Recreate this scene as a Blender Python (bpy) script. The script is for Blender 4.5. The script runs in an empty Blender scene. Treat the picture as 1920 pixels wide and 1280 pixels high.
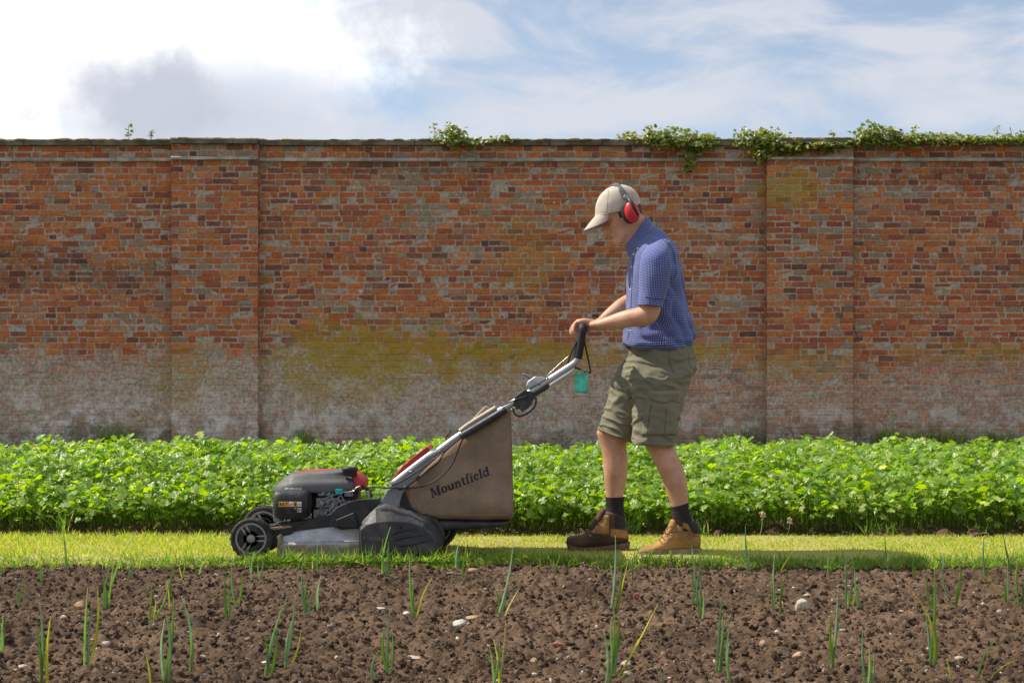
import bpy, bmesh, math, random
import numpy as np
from mathutils import Vector, Matrix, noise
from mathutils.bvhtree import BVHTree

random.seed(7)
rng = np.random.default_rng(11)
C = bpy.context.scene.collection
SC = bpy.context.scene

# ------------------------------------------------------------------ camera, sky, sun, exposure
F, CD, CZ, HOR = 2600.0, 6.5, 0.76, 735.0          # focal length (photo px), distance, height, horizon row


def P(px, py, y=0.0):
    s = F / (CD + y)
    return Vector(((px - 960) / s, y, CZ - (py - HOR) / s))


def G(px, py, z=0.0):                               # point of the ground plane z seen at a pixel of the photograph
    d = F * (CZ - z) / (py - HOR)
    return Vector(((px - 960) * d / F, d - CD, z))


cam_d = bpy.data.cameras.new('camera')
cam = bpy.data.objects.new('camera', cam_d)
C.objects.link(cam)
cam.location = (0, -CD, CZ)
cam.rotation_euler = (math.radians(90), 0, 0)
cam_d.sensor_width = 36
cam_d.lens = F / 1920 * 36
cam_d.shift_y = (HOR - 640) / 1920
cam_d.clip_end = 3000
cam_d.dof.use_dof = True
cam_d.dof.focus_distance = 6.6
cam_d.dof.aperture_fstop = 13.0
SC.camera = cam

SUN = Vector((-0.60, 0.13, 0.785)).normalized()
sun_d = bpy.data.lights.new('sun', 'SUN')
sun_d.energy = 5.0
sun_d.angle = math.radians(0.55)
sun_d.color = (1.0, 0.93, 0.82)
sun = bpy.data.objects.new('sun', sun_d)
C.objects.link(sun)
sun.location = (-8, -6, 15)
sun.rotation_euler = SUN.to_track_quat('Z', 'Y').to_euler()

W = bpy.data.worlds.new('World')
SC.world = W
W.use_nodes = True
nt = W.node_tree
nt.nodes.clear()


def N(tree, typ, **kw):
    n = tree.nodes.new(typ)
    for k, v in kw.items():
        if k.startswith('i_'):
            n.inputs[k[2:].replace('_', ' ')].default_value = v
        else:
            setattr(n, k, v)
    return n


def mrange(tree, src, a, b, c=0.0, d=1.0, smooth=True):
    n = tree.nodes.new('ShaderNodeMapRange')
    n.interpolation_type = 'SMOOTHSTEP' if smooth else 'LINEAR'
    n.inputs[1].default_value, n.inputs[2].default_value = a, b
    n.inputs[3].default_value, n.inputs[4].default_value = c, d
    tree.links.new(src, n.inputs[0])
    return n.outputs[0]


def math_n(tree, op, a, b):
    n = tree.nodes.new('ShaderNodeMath')
    n.operation = op
    for i, v in enumerate((a, b)):
        if isinstance(v, (int, float)):
            n.inputs[i].default_value = v
        else:
            tree.links.new(v, n.inputs[i])
    return n.outputs[0]


L = nt.links.new
sky = N(nt, 'ShaderNodeTexSky', sky_type='NISHITA', sun_disc=False)
sky.sun_elevation = math.asin(SUN.z)
sky.sun_rotation = math.atan2(SUN.x, SUN.y)
sky.air_density, sky.dust_density, sky.ozone_density = 1.0, 0.6, 1.5
bg_sky = N(nt, 'ShaderNodeBackground', i_Strength=0.15)
hsv = N(nt, 'ShaderNodeHueSaturation', i_Saturation=0.82, i_Value=0.84)
L(sky.outputs[0], hsv.inputs['Color'])
L(hsv.outputs[0], bg_sky.inputs['Color'])
tc = N(nt, 'ShaderNodeTexCoord')
mp = N(nt, 'ShaderNodeMapping')
mp.inputs['Scale'].default_value = (1.0, 1.0, 3.0)
mp.inputs['Rotation'].default_value = (0, math.radians(7), 0)
mp.inputs['Location'].default_value = (3.1, 0.4, 0.7)
L(tc.outputs['Generated'], mp.inputs['Vector'])
n1 = N(nt, 'ShaderNodeTexNoise', i_Scale=6.5, i_Detail=12.0, i_Roughness=0.56, i_Distortion=0.5)
L(mp.outputs[0], n1.inputs['Vector'])
thin = mrange(nt, n1.outputs[0], 0.37, 0.60, 0.06, 1.0)
n2 = N(nt, 'ShaderNodeTexNoise', i_Scale=11.0, i_Detail=12.0, i_Roughness=0.6)
L(tc.outputs['Generated'], n2.inputs['Vector'])


def sky_blob(px, py, r0, r1, wob, flat):
    d0 = Vector(((px - 960) / F, 1, (HOR - py) / F)).normalized()
    mpb = N(nt, 'ShaderNodeMapping')
    mpb.inputs['Scale'].default_value = (1, 1, flat)
    L(tc.outputs['Generated'], mpb.inputs['Vector'])
    vm = N(nt, 'ShaderNodeVectorMath', operation='DISTANCE')
    L(mpb.outputs[0], vm.inputs[0])
    vm.inputs[1].default_value = (d0.x, d0.y, d0.z * flat)
    w = math_n(nt, 'MULTIPLY', math_n(nt, 'SUBTRACT', n2.outputs[0], 0.5), wob)
    d = math_n(nt, 'ADD', vm.outputs['Value'], w)
    return mrange(nt, d, r0, r1)


bright = sky_blob(60, 30, 0.26, 0.08, 0.36, 1.9)
bright2 = sky_blob(420, 45, 0.16, 0.0, 0.42, 2.4)
bright3 = sky_blob(10, 170, 0.075, 0.03, 0.1, 1.0)
bmax = math_n(nt, 'MAXIMUM', math_n(nt, 'MAXIMUM', bright, bright2), bright3)
grey = sky_blob(330, 205, 0.15, 0.02, 0.26, 2.5)
bg_thin = N(nt, 'ShaderNodeBackground', i_Strength=0.70)
bg_thin.inputs['Color'].default_value = (0.88, 0.91, 1.0, 1)
bg_grey = N(nt, 'ShaderNodeBackground', i_Strength=0.6)
bg_grey.inputs['Color'].default_value = (0.79, 0.85, 1.0, 1)
bg_br = N(nt, 'ShaderNodeBackground', i_Strength=1.25)
bg_br.inputs['Color'].default_value = (1.0, 0.99, 0.97, 1)


def mixs(f, a, b):
    m = N(nt, 'ShaderNodeMixShader')
    L(f, m.inputs[0])
    L(a, m.inputs[1])
    L(b, m.inputs[2])
    return m.outputs[0]


o_ = mixs(math_n(nt, 'MULTIPLY', thin, 0.9), bg_sky.outputs[0], bg_thin.outputs[0])
o_ = mixs(bmax, o_, bg_br.outputs[0])
o_ = mixs(math_n(nt, 'MULTIPLY', grey, 0.95), o_, bg_grey.outputs[0])
wo = N(nt, 'ShaderNodeOutputWorld')
L(o_, wo.inputs[0])

SC.view_settings.view_transform = 'Standard'
SC.view_settings.look = 'None'
SC.view_settings.exposure = 0.22
SC.view_settings.gamma = 1.0


# ------------------------------------------------------------------ helpers
def tag(o, label=None, cat=None, group=None, kind=None):
    if label: o['label'] = label
    if cat: o['category'] = cat
    if group: o['group'] = group
    if kind: o['kind'] = kind
    return o


def empty(name, loc, label=None, cat=None, group=None):
    o = bpy.data.objects.new(name, None)
    C.objects.link(o)
    o.location = loc
    o.empty_display_size = 0.1
    return tag(o, label, cat, group)


def adopt(o, parent):
    if parent is not None:
        o.parent = parent
        off = parent.location if parent.type == 'EMPTY' else Vector((0, 0, 0))   # meshes are built where they stand
        o.matrix_parent_inverse = Matrix.Translation(-off)
    return o


class MB:
    """collects pieces of one mesh"""

    def __init__(self):
        self.v, self.f, self.uv = [], [], []

    def add(self, vs, fs, uvs=None):
        b = len(self.v)
        self.v += [tuple(p) for p in vs]
        self.f += [tuple(i + b for i in q) for q in fs]
        self.uv += list(uvs) if uvs is not None else [(0.0, 0.0)] * len(vs)
        return self

    def build(self, name, mat, parent=None, smooth=True, bevel=0, uv=False, col=None, seg=2, sub=0):
        me = bpy.data.meshes.new(name)
        me.from_pydata(self.v, [], self.f)
        bm = bmesh.new()
        bm.from_mesh(me)
        bmesh.ops.recalc_face_normals(bm, faces=bm.faces)
        bm.to_mesh(me)
        bm.free()
        me.polygons.foreach_set('use_smooth', [smooth] * len(me.polygons))
        if uv:
            lay = me.uv_layers.new(name='UVMap')
            for l in me.loops:
                lay.data[l.index].uv = self.uv[l.vertex_index]
        if col is not None:
            at = me.color_attributes.new('col', 'FLOAT_COLOR', 'POINT')
            at.data.foreach_set('color', np.asarray(col, dtype=np.float32).ravel())
        if isinstance(mat, (list, tuple)):
            for m in mat: me.materials.append(m)
        else:
            me.materials.append(mat)
        o = bpy.data.objects.new(name, me)
        C.objects.link(o)
        if bevel:
            md = o.modifiers.new('bevel', 'BEVEL')
            md.width = bevel
            md.segments = seg
            md.limit_method = 'ANGLE'
            md.angle_limit = math.radians(35)
            wn = o.modifiers.new('wn', 'WEIGHTED_NORMAL')
            wn.keep_sharp = True
        if sub:
            md = o.modifiers.new('sub', 'SUBSURF')
            md.levels = md.render_levels = sub
        return adopt(o, parent)


def fast_mesh(name, V, T, mat, col=None, parent=None, smooth=False):
    V = np.asarray(V, dtype=np.float32)
    T = np.asarray(T, dtype=np.int32)
    k = T.shape[1]
    me = bpy.data.meshes.new(name)
    me.vertices.add(len(V))
    me.vertices.foreach_set('co', V.ravel())
    me.loops.add(T.size)
    me.loops.foreach_set('vertex_index', T.ravel())
    me.polygons.add(len(T))
    me.polygons.foreach_set('loop_start', np.arange(0, T.size, k, dtype=np.int32))
    me.polygons.foreach_set('loop_total', np.full(len(T), k, dtype=np.int32))
    me.polygons.foreach_set('use_smooth', np.full(len(T), smooth))
    me.update(calc_edges=True)
    if col is not None:
        at = me.color_attributes.new('col', 'FLOAT_COLOR', 'POINT')
        c4 = np.ones((len(V), 4), dtype=np.float32)
        c4[:, :3] = col
        at.data.foreach_set('color', c4.ravel())
    me.materials.append(mat)
    o = bpy.data.objects.new(name, me)
    C.objects.link(o)
    return adopt(o, parent)


def crom(a, i, t):
    n = len(a)
    p0, p1, p2, p3 = a[max(i - 1, 0)], a[i], a[min(i + 1, n - 1)], a[min(i + 2, n - 1)]
    return 0.5 * (2 * p1 + (p2 - p0) * t + (2 * p0 - 5 * p1 + 4 * p2 - p3) * t * t + (3 * p1 - p0 - 3 * p2 + p3) * t ** 3)


def resample(a, k):
    a = np.asarray(a, dtype=float)
    out = []
    for i in range(len(a) - 1):
        for j in range(k):
            out.append(crom(a, i, j / k))
    out.append(a[-1])
    return np.array(out)


def rings_mesh(R, caps=True):
    m, n = len(R), len(R[0])
    v = [p for r in R for p in r]
    f = []
    for i in range(m - 1):
        for j in range(n):
            k = (j + 1) % n
            f.append((i * n + j, i * n + k, (i + 1) * n + k, (i + 1) * n + j))
    if caps:
        for base, rev in ((0, True), ((m - 1) * n, False)):
            c = sum((Vector(v[base + j]) for j in range(n)), Vector()) / n
            v.append(tuple(c))
            ci = len(v) - 1
            for j in range(n):
                k = (j + 1) % n
                f.append((base + k, base + j, ci) if rev else (base + j, base + k, ci))
    return v, f


def loft(st, k=4, n=32, caps=True, fn=None):
    """st: (Ax,Ay,Bx,By,y,ry[,dip[,e]]): section between photo points A (front) and B (back) at depth y, half depth ry"""
    rows = []
    for s in st:
        s = list(s) + [0.0, 2.0][len(s) - 6:] if len(s) < 8 else list(s)
        a, b = P(s[0], s[1], s[4]), P(s[2], s[3], s[4])
        rows.append([a.x, a.z, b.x, b.z, s[4], s[5], s[6], s[7]])
    rows = resample(rows, k)
    R, uv = [], []
    ln = 0.0
    prev = None
    for r in rows:
        c = np.array([(r[0] + r[2]) / 2, r[4], (r[1] + r[3]) / 2])
        h = np.array([(r[0] - r[2]) / 2, 0, (r[1] - r[3]) / 2])
        if prev is not None:
            ln += np.linalg.norm(c - prev)
        prev = c
        e = 2.0 / max(r[7], 0.5)
        ring = []
        per = math.pi * (np.linalg.norm(h) + abs(r[5]))
        for j in range(n):
            t = 2 * math.pi * j / n
            ct, stt = math.cos(t), math.sin(t)
            cc = math.copysign(abs(ct) ** e, ct)
            ss = math.copysign(abs(stt) ** e, stt)
            p = c + h * cc + np.array([0, -ss * r[5], 0])
            p[2] -= r[6] * abs(ss)
            ring.append(tuple(p))
            uv.append((j / n * per, ln))
        R.append(ring)
    v, f = rings_mesh(R, caps)
    uv += [(0, 0)] * (len(v) - len(uv))
    if fn: v = [fn(Vector(p)) for p in v]
    return v, f, uv


def tube(path, rad, k=4, n=12, caps=True, flat=None):
    """path: world points; rad: radius or list of radius / (r_side, r_y)"""
    m = len(path)
    if not isinstance(rad, (list, tuple)): rad = [rad] * m
    rows = [[*p, *(r if isinstance(r, (list, tuple)) else (r, r))] for p, r in zip(path, rad)]
    rows = resample(rows, k) if k > 1 else np.array(rows, dtype=float)
    R = []
    up = None
    for i, r in enumerate(rows):
        a, b = rows[max(i - 1, 0)][:3], rows[min(i + 1, len(rows) - 1)][:3]
        T = Vector(b - a).normalized()
        if up is None:
            up = Vector((0, 1, 0)) if abs(T.y) < 0.9 else Vector((0, 0, 1))
        sd = T.cross(up)
        if sd.length < 1e-5: sd = T.orthogonal()
        sd.normalize()
        up = sd.cross(T).normalized()
        c = Vector(r[:3])
        R.append([tuple(c + sd * math.cos(2 * math.pi * j / n) * r[3] + up * math.sin(2 * math.pi * j / n) * r[4]) for j in range(n)])
    return rings_mesh(R, caps)


def ptube(pts, y, rad, **kw):
    return tube([P(p[0], p[1], p[2] if len(p) > 2 else y) for p in pts], rad, **kw)


def prism(pts, y0, y1):
    """outline in photo px (placed at depth y0) extruded to y1"""
    n = len(pts)
    a = [P(x, z, y0) for x, z in pts]
    v = [tuple(p) for p in a] + [(p.x, y1, p.z) for p in a]
    f = [tuple(range(n)), tuple(range(2 * n - 1, n - 1, -1))]
    for i in range(n):
        j = (i + 1) % n
        f.append((i, i + n, j + n, j))
    return v, f


def box(c, s, rot=None):
    v = []
    for x in (-.5, .5):
        for y in (-.5, .5):
            for z in (-.5, .5):
                p = Vector((x * s[0], y * s[1], z * s[2]))
                if rot: p = rot @ p
                v.append(tuple(Vector(c) + p))
    return v, [(0, 1, 3, 2), (4, 6, 7, 5), (0, 4, 5, 1), (2, 3, 7, 6), (0, 2, 6, 4), (1, 5, 7, 3)]


def ball(c, r, nu=16, nv=10, rot=None):
    r = r if isinstance(r, (tuple, list)) else (r, r, r)
    R = []
    for i in range(1, nv):
        a = math.pi * i / nv
        ring = []
        for j in range(nu):
            b = 2 * math.pi * j / nu
            p = Vector((r[0] * math.sin(a) * math.cos(b), r[1] * math.sin(a) * math.sin(b), r[2] * math.cos(a)))
            if rot: p = rot @ p
            ring.append(tuple(Vector(c) + p))
        R.append(ring)
    v, f = rings_mesh(R, True)
    for idx, sgn in ((len(v) - 2, 1), (len(v) - 1, -1)):
        p = Vector((0, 0, sgn * r[2]))
        if rot: p = rot @ p
        v[idx] = tuple(Vector(c) + p)
    return v, f


def lathe_y(c, prof, n=32):
    """revolve (radius, y offset) pairs about the y axis through c"""
    R = [[(c[0] + r * math.cos(2 * math.pi * j / n), c[1] + y, c[2] + r * math.sin(2 * math.pi * j / n)) for j in range(n)] for r, y in prof]
    return rings_mesh(R, True)


def fuse(mb, name, mat, parent, voxel, smooth_it=6, disp=None):
    """weld the pieces into one continuous skin"""
    o = mb.build(name + '_src', mat)
    md = o.modifiers.new('r', 'REMESH')
    md.mode = 'VOXEL'
    md.voxel_size = voxel
    ms = o.modifiers.new('s', 'SMOOTH')
    ms.factor = 0.5
    ms.iterations = smooth_it
    dg = bpy.context.evaluated_depsgraph_get()
    me = bpy.data.meshes.new_from_object(o.evaluated_get(dg))
    old = o.data
    bpy.data.objects.remove(o)
    bpy.data.meshes.remove(old)
    me.name = name
    if disp:
        ns = [v.normal.copy() for v in me.vertices]
        for v, nn in zip(me.vertices, ns):
            v.co += nn * disp(v.co)
    me.polygons.foreach_set('use_smooth', [True] * len(me.polygons))
    me.materials.clear()
    me.materials.append(mat)
    r = bpy.data.objects.new(name, me)
    C.objects.link(r)
    return adopt(r, parent)


def bvh_of(*objs):
    V, Fc = [], []
    for o in objs:
        b = len(V)
        V += [v.co.copy() for v in o.data.vertices]
        Fc += [tuple(i + b for i in p.vertices) for p in o.data.polygons]
    return BVHTree.FromPolygons(V, Fc)


def cast(bvh, p, off):
    """push a point along +y onto the near surface, standing 'off' proud of it"""
    h = bvh.ray_cast(Vector((p.x, -3, p.z)), Vector((0, 1, 0)))
    y = h[0].y if h[0] is not None else p.y
    return Vector((p.x, y - off, p.z))


def patch(bvh, corners, off, th, nu=10, nv=10, y=-0.1, lower=None):
    """a thick cloth patch laid on a surface; corners in px: tl, tr, br, bl"""
    tl, tr, br, bl = [np.array(c, float) for c in corners]
    top = []
    for i in range(nv + 1):
        for j in range(nu + 1):
            u, w = j / nu, i / nv
            q = (tl * (1 - u) + tr * u) * (1 - w) + (bl * (1 - u) + br * u) * w
            if lower: q = q + np.array([0, lower(u) * w])
            edge = min(u, 1 - u, w, 1 - w)
            top.append(cast(bvh, P(q[0], q[1], y), off * (1.0 if edge > 0 else 0.4)))
    n = len(top)
    v = [tuple(p) for p in top] + [(p.x, p.y + th, p.z) for p in top]
    f = []
    for i in range(nv):
        for j in range(nu):
            a = i * (nu + 1) + j
            f.append((a, a + 1, a + nu + 2, a + nu + 1))
            f.append((n + a + nu + 1, n + a + nu + 2, n + a + 1, n + a))
    rim = [j for j in range(nu + 1)] + [i * (nu + 1) + nu for i in range(1, nv + 1)] + \
          [nv * (nu + 1) + j for j in range(nu - 1, -1, -1)] + [i * (nu + 1) for i in range(nv - 1, 0, -1)]
    for a, b in zip(rim, rim[1:] + rim[:1]):
        f.append((a, a + n, b + n, b))
    return v, f


def fbm(x, y, sc, oct=4, seed=0):
    """vectorised value noise in -1..1"""
    r = np.random.default_rng(seed + 100)
    T = r.uniform(-1, 1, (256, 256))
    tot = np.zeros(np.shape(x))
    amp, s = 1.0, sc
    nrm = 0
    for o in range(oct):
        X, Y = np.asarray(x) * s + 37.3 * o, np.asarray(y) * s + 11.7 * o
        xi, yi = np.floor(X).astype(int), np.floor(Y).astype(int)
        fx, fy = X - xi, Y - yi
        fx, fy = fx * fx * (3 - 2 * fx), fy * fy * (3 - 2 * fy)
        a, b = T[xi % 256, yi % 256], T[(xi + 1) % 256, yi % 256]
        c, d = T[xi % 256, (yi + 1) % 256], T[(xi + 1) % 256, (yi + 1) % 256]
        tot += amp * (a * (1 - fx) * (1 - fy) + b * fx * (1 - fy) + c * (1 - fx) * fy + d * fx * fy)
        nrm += amp
        amp *= 0.5
        s *= 2.03
    return tot / nrm * 1.6


def frames(nrm, az):
    """rotation matrices with z = nrm and x turned to azimuth az"""
    z = nrm / np.linalg.norm(nrm, axis=1, keepdims=True)
    h = np.stack([np.cos(az), np.sin(az), np.zeros_like(az)], 1)
    x = h - z * np.sum(h * z, 1, keepdims=True)
    x /= np.linalg.norm(x, axis=1, keepdims=True) + 1e-9
    y = np.cross(z, x)
    return np.stack([x, y, z], 2)


def scatter(name, tv, tf, pos, R, sc, col, mat, parent=None, smooth=False):
    tv, tf = np.asarray(tv, float), np.asarray(tf, int)
    n = len(pos)
    sc = np.asarray(sc, float)
    if sc.ndim == 1: sc = np.repeat(sc[:, None], 3, 1)
    V = np.einsum('nij,nvj->nvi', R, tv[None] * sc[:, None, :]) + pos[:, None, :]
    T = tf[None] + (np.arange(n) * len(tv))[:, None, None]
    cc = np.repeat(col, len(tv), 0)
    return fast_mesh(name, V.reshape(-1, 3), T.reshape(-1, tf.shape[1]), mat, cc, parent, smooth)


# ------------------------------------------------------------------ materials
def mat_new(name):
    m = bpy.data.materials.new(name)
    m.use_nodes = True
    t = m.node_tree
    t.nodes.clear()
    out = t.nodes.new('ShaderNodeOutputMaterial')
    b = t.nodes.new('ShaderNodeBsdfPrincipled')
    t.links.new(b.outputs[0], out.inputs[0])
    return m, t, b, out


def mix_c(t, f, a, b, mode='MIX'):
    m = t.nodes.new('ShaderNodeMix')
    m.data_type = 'RGBA'
    m.blend_type = mode
    for s, v in ((m.inputs[0], f), (m.inputs[6], a), (m.inputs[7], b)):
        if isinstance(v, (int, float)):
            s.default_value = v
        elif isinstance(v, (tuple, list)):
            s.default_value = (*v[:3], 1)
        else:
            t.links.new(v, s)
    return m.outputs[2]


def tnoise(t, vec, sc, det=4.0, rough=0.55, dist=0.0):
    n = N(t, 'ShaderNodeTexNoise', i_Scale=sc, i_Detail=det, i_Roughness=rough, i_Distortion=dist)
    t.links.new(vec, n.inputs['Vector'])
    return n.outputs[0]


def mat(name, col, rough=0.6, var=0.25, sc=12, bump=0.15, bsc=120, metal=0.0, dirt=None, dsc=9, damt=0.5, spec=0.4, weave=0):
    m, t, b, out = mat_new(name)
    co = t.nodes.new('ShaderNodeTexCoord').outputs['Object']
    f = tnoise(t, co, sc, 5)
    dark = tuple(c * (1 - var) for c in col)
    lite = tuple(min(1, c * (1 + var)) for c in col)
    c = mix_c(t, mrange(t, f, 0.3, 0.7), dark, lite)
    if dirt:
        fd = mrange(t, tnoise(t, co, dsc, 8, 0.65), 0.42, 0.72, 0, damt)
        c = mix_c(t, fd, c, dirt)
        t.links.new(mrange(t, tnoise(t, co, dsc, 8, 0.65), 0.4, 0.7, rough, min(1, rough + 0.3)), b.inputs['Roughness'])
    else:
        t.links.new(mrange(t, tnoise(t, co, sc * 2.3, 4), 0.3, 0.7, rough - 0.08, min(1, rough + 0.1)), b.inputs['Roughness'])
    t.links.new(c, b.inputs['Base Color'])
    b.inputs['Metallic'].default_value = metal
    b.inputs['Specular IOR Level'].default_value = spec
    if bump:
        bp = N(t, 'ShaderNodeBump', i_Strength=bump, i_Distance=0.002)
        h = tnoise(t, co, bsc, 5)
        if weave:
            wv = N(t, 'ShaderNodeTexWave', i_Scale=weave, i_Distortion=0.6)
            t.links.new(co, wv.inputs['Vector'])
            h = math_n(t, 'ADD', h, math_n(t, 'MULTIPLY', wv.outputs['Fac'], 0.4))
        t.links.new(h, bp.inputs['Height'])
        t.links.new(bp.outputs[0], b.inputs['Normal'])
    return m


def mat_leaf(name, trans=0.45, rough=0.42, spec=0.45, tcol=(1.0, 1.0, 0.55), tgain=1.25):
    """thin leaf: vertex colour, lets light through"""
    m, t, b, out = mat_new(name)
    at = N(t, 'ShaderNodeVertexColor', layer_name='col')
    co = t.nodes.new('ShaderNodeTexCoord').outputs['Object']
    v = mix_c(t, mrange(t, tnoise(t, co, 60, 3), 0.3, 0.7, 0.0, 0.35), at.outputs[0], (0.12, 0.2, 0.03))
    t.links.new(v, b.inputs['Base Color'])
    b.inputs['Roughness'].default_value = rough
    b.inputs['Specular IOR Level'].default_value = spec
    tr = t.nodes.new('ShaderNodeBsdfTranslucent')
    tcv = mix_c(t, 1.0, at.outputs[0], tuple(min(1, c) for c in tcol), 'MULTIPLY')
    g = N(t, 'ShaderNodeHueSaturation', i_Value=tgain, i_Saturation=1.05)
    t.links.new(tcv, g.inputs['Color'])
    t.links.new(g.outputs[0], tr.inputs['Color'])
    mx = t.nodes.new('ShaderNodeMixShader')
    mx.inputs[0].default_value = trans
    t.links.new(b.outputs[0], mx.inputs[1])
    t.links.new(tr.outputs[0], mx.inputs[2])
    t.links.new(mx.outputs[0], out.inputs[0])
    return m


def mat_vcol(name, rough=0.9, bump=0.5, bsc=150, var=0.3, vsc=60):
    m, t, b, out = mat_new(name)
    at = N(t, 'ShaderNodeVertexColor', layer_name='col')
    co = t.nodes.new('ShaderNodeTexCoord').outputs['Object']
    f = mrange(t, tnoise(t, co, vsc, 6, 0.65), 0.25, 0.75, 1 - var, 1 + var, False)
    mul = N(t, 'ShaderNodeVectorMath', operation='SCALE')
    t.links.new(at.outputs[0], mul.inputs[0])
    t.links.new(f, mul.inputs['Scale'])
    t.links.new(mul.outputs[0], b.inputs['Base Color'])
    b.inputs['Roughness'].default_value = rough
    b.inputs['Specular IOR Level'].default_value = 0.2
    bp = N(t, 'ShaderNodeBump', i_Strength=bump, i_Distance=0.004)
    t.links.new(tnoise(t, co, bsc, 6, 0.6), bp.inputs['Height'])
    t.links.new(bp.outputs[0], b.inputs['Normal'])
    return m


M_leaf = mat_leaf('crop_leaf', 0.47, 0.36, 0.45, (1, 1, .45), 1.9)
M_grass = mat_leaf('grass_blade', 0.42, 0.5, 0.3, (1, 1, .5), 1.9)
M_leek = mat_leaf('leek_blade', 0.42, 0.4, 0.45, (0.95, 1.0, 0.6), 1.9)
M_ivy = mat_leaf('ivy_leaf', 0.38, 0.35, 0.45, (1, 1, .4), 1.6)
M_soil = mat_vcol('soil', 0.95, 1.0, 190, 0.5, 90)
M_stone = mat_vcol('stone', 0.8, 0.5, 90, 0.25, 40)
M_twig = mat('dry_twig', (0.42, 0.33, 0.22), 0.85, 0.3, 30)


# ------------------------------------------------------------------ brick wall
WY = 11.2                                           # wall face


def wall_material(name, mortar):
    m, t, b, out = mat_new(name)
    geo = t.nodes.new('ShaderNodeNewGeometry').outputs['Position']
    sep = t.nodes.new('ShaderNodeSeparateXYZ')
    t.links.new(geo, sep.inputs[0])
    X, Z = sep.outputs['X'], sep.outputs['Z']
    fine = tnoise(t, geo, 26, 7, 0.68)
    grit = tnoise(t, geo, 75, 5, 0.7)
    med = tnoise(t, geo, 5.5, 6, 0.62)
    big = tnoise(t, geo, 1.3, 4, 0.55)
    if mortar:
        c = mix_c(t, mrange(t, fine, 0.3, 0.7), (0.3, 0.25, 0.18), (0.56, 0.48, 0.37))
    else:
        at = N(t, 'ShaderNodeVertexColor', layer_name='col').outputs[0]
        sc = N(t, 'ShaderNodeVectorMath', operation='SCALE')
        t.links.new(at, sc.inputs[0])
        t.links.new(mrange(t, fine, 0.25, 0.75, 0.7, 1.6, False), sc.inputs['Scale'])
        c = sc.outputs[0]
        c = mix_c(t, mrange(t, grit, 0.58, 0.74, 0, 0.55), c, (0.33, 0.26, 0.18))     # pitted, mortar dust
    # grey-green lichen over whole areas, mostly in the upper half
    f = math_n(t, 'MULTIPLY', mrange(t, med, 0.5, 0.68), mrange(t, big, 0.42, 0.62))
    c = mix_c(t, math_n(t, 'MULTIPLY', f, 0.5), c, (0.29, 0.225, 0.14))
    c = mix_c(t, mrange(t, tnoise(t, geo, 15, 5, 0.62, 0.6), 0.55, 0.72, 0, 0.6), c, (0.31, 0.24, 0.155))
    # worn, greyed damp zone along the foot of the wall
    zz = math_n(t, 'ADD', Z, math_n(t, 'MULTIPLY', math_n(t, 'SUBTRACT', big, 0.5), -0.9))
    zz = math_n(t, 'ADD', zz, math_n(t, 'MULTIPLY', math_n(t, 'SUBTRACT', med, 0.5), -0.9))
    low = mrange(t, zz, 1.42, 1.0)
    left = mrange(t, X, 2.6, 0.4, 0.6, 1.0)
    base = mix_c(t, mrange(t, fine, 0.3, 0.7), (0.3, 0.245, 0.17), (0.66, 0.59, 0.46))
    c = mix_c(t, math_n(t, 'MULTIPLY', math_n(t, 'MULTIPLY', low, left), mrange(t, tnoise(t, geo, 8, 5, 0.6), 0.35, 0.65, 0.55, 0.95)), c, base)
    # pale salts
    salt = math_n(t, 'MULTIPLY', mrange(t, tnoise(t, geo, 3.4, 9, 0.74), 0.46, 0.62), mrange(t, zz, 0.95, 0.45))
    xs = mrange(t, X, -1.2, -3.0, 0.5, 0.9)
    c = mix_c(t, math_n(t, 'MULTIPLY', salt, xs), c, (0.78, 0.74, 0.66))

    # yellow-green moss patches
    mottle = tnoise(t, geo, 11, 6, 0.7)
    def moss(x0, z0, rx, rz, amt, c, col=(0.4, 0.29, 0.03)):
        dx = math_n(t, 'DIVIDE', math_n(t, 'SUBTRACT', X, x0), rx)
        dz = math_n(t, 'DIVIDE', math_n(t, 'SUBTRACT', Z, z0), rz)
        d = math_n(t, 'ADD', math_n(t, 'MULTIPLY', dx, dx), math_n(t, 'MULTIPLY', dz, dz))
        d = math_n(t, 'ADD', d, math_n(t, 'MULTIPLY', math_n(t, 'SUBTRACT', med, 0.5), 3.2))
        d = math_n(t, 'ADD', d, math_n(t, 'MULTIPLY', math_n(t, 'SUBTRACT', fine, 0.5), 2.0))
        spot = mrange(t, mottle, 0.36, 0.56, 0.3, 1.0)
        return mix_c(t, math_n(t, 'MULTIPLY', mrange(t, d, 1.1, 0.0, 0, amt), spot), c, col)

    for a in ((-1.9, 1.25, 1.5, 0.5, 0.8), (-2.2, 0.95, 1.3, 0.45, 0.5), (-0.4, 1.15, 2.6, 0.36, 0.5), (0.2, 1.28, 1.6, 0.17, 0.8), (2.5, 1.28, 0.7, 0.16, 0.85),
              (-4.2, 0.95, 0.5, 0.5, 0.5), (3.6, 1.1, 0.9, 0.25, 0.45), (6.0, 1.25, 1.2, 0.2, 0.5), (3.55, 3.35, 0.5, 0.35, 0.7), (0.2, 2.5, 0.5, 0.6, 0.3), (-9, 1.2, 2, 0.4, 0.6), (9.5, 1.2, 2, 0.3, 0.5)):
        c = moss(*a, c)
    for a in ((-6.3, 2.35, 1.1, 0.4, 0.5), (-4.9, 2.2, 0.8, 0.3, 0.35), (5.6, 3.55, 2.0, 0.2, 0.4), (-1.0, 3.6, 2.5, 0.12, 0.35)):  # dark stains far left, darker bands high up below the string course
        c = moss(*a, c, (0.11, 0.06, 0.038))
    # green algae at the foot
    alg = math_n(t, 'MULTIPLY', mrange(t, zz, 0.38, 0.1), mrange(t, fine, 0.35, 0.6, 0.1, 0.8))
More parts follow.
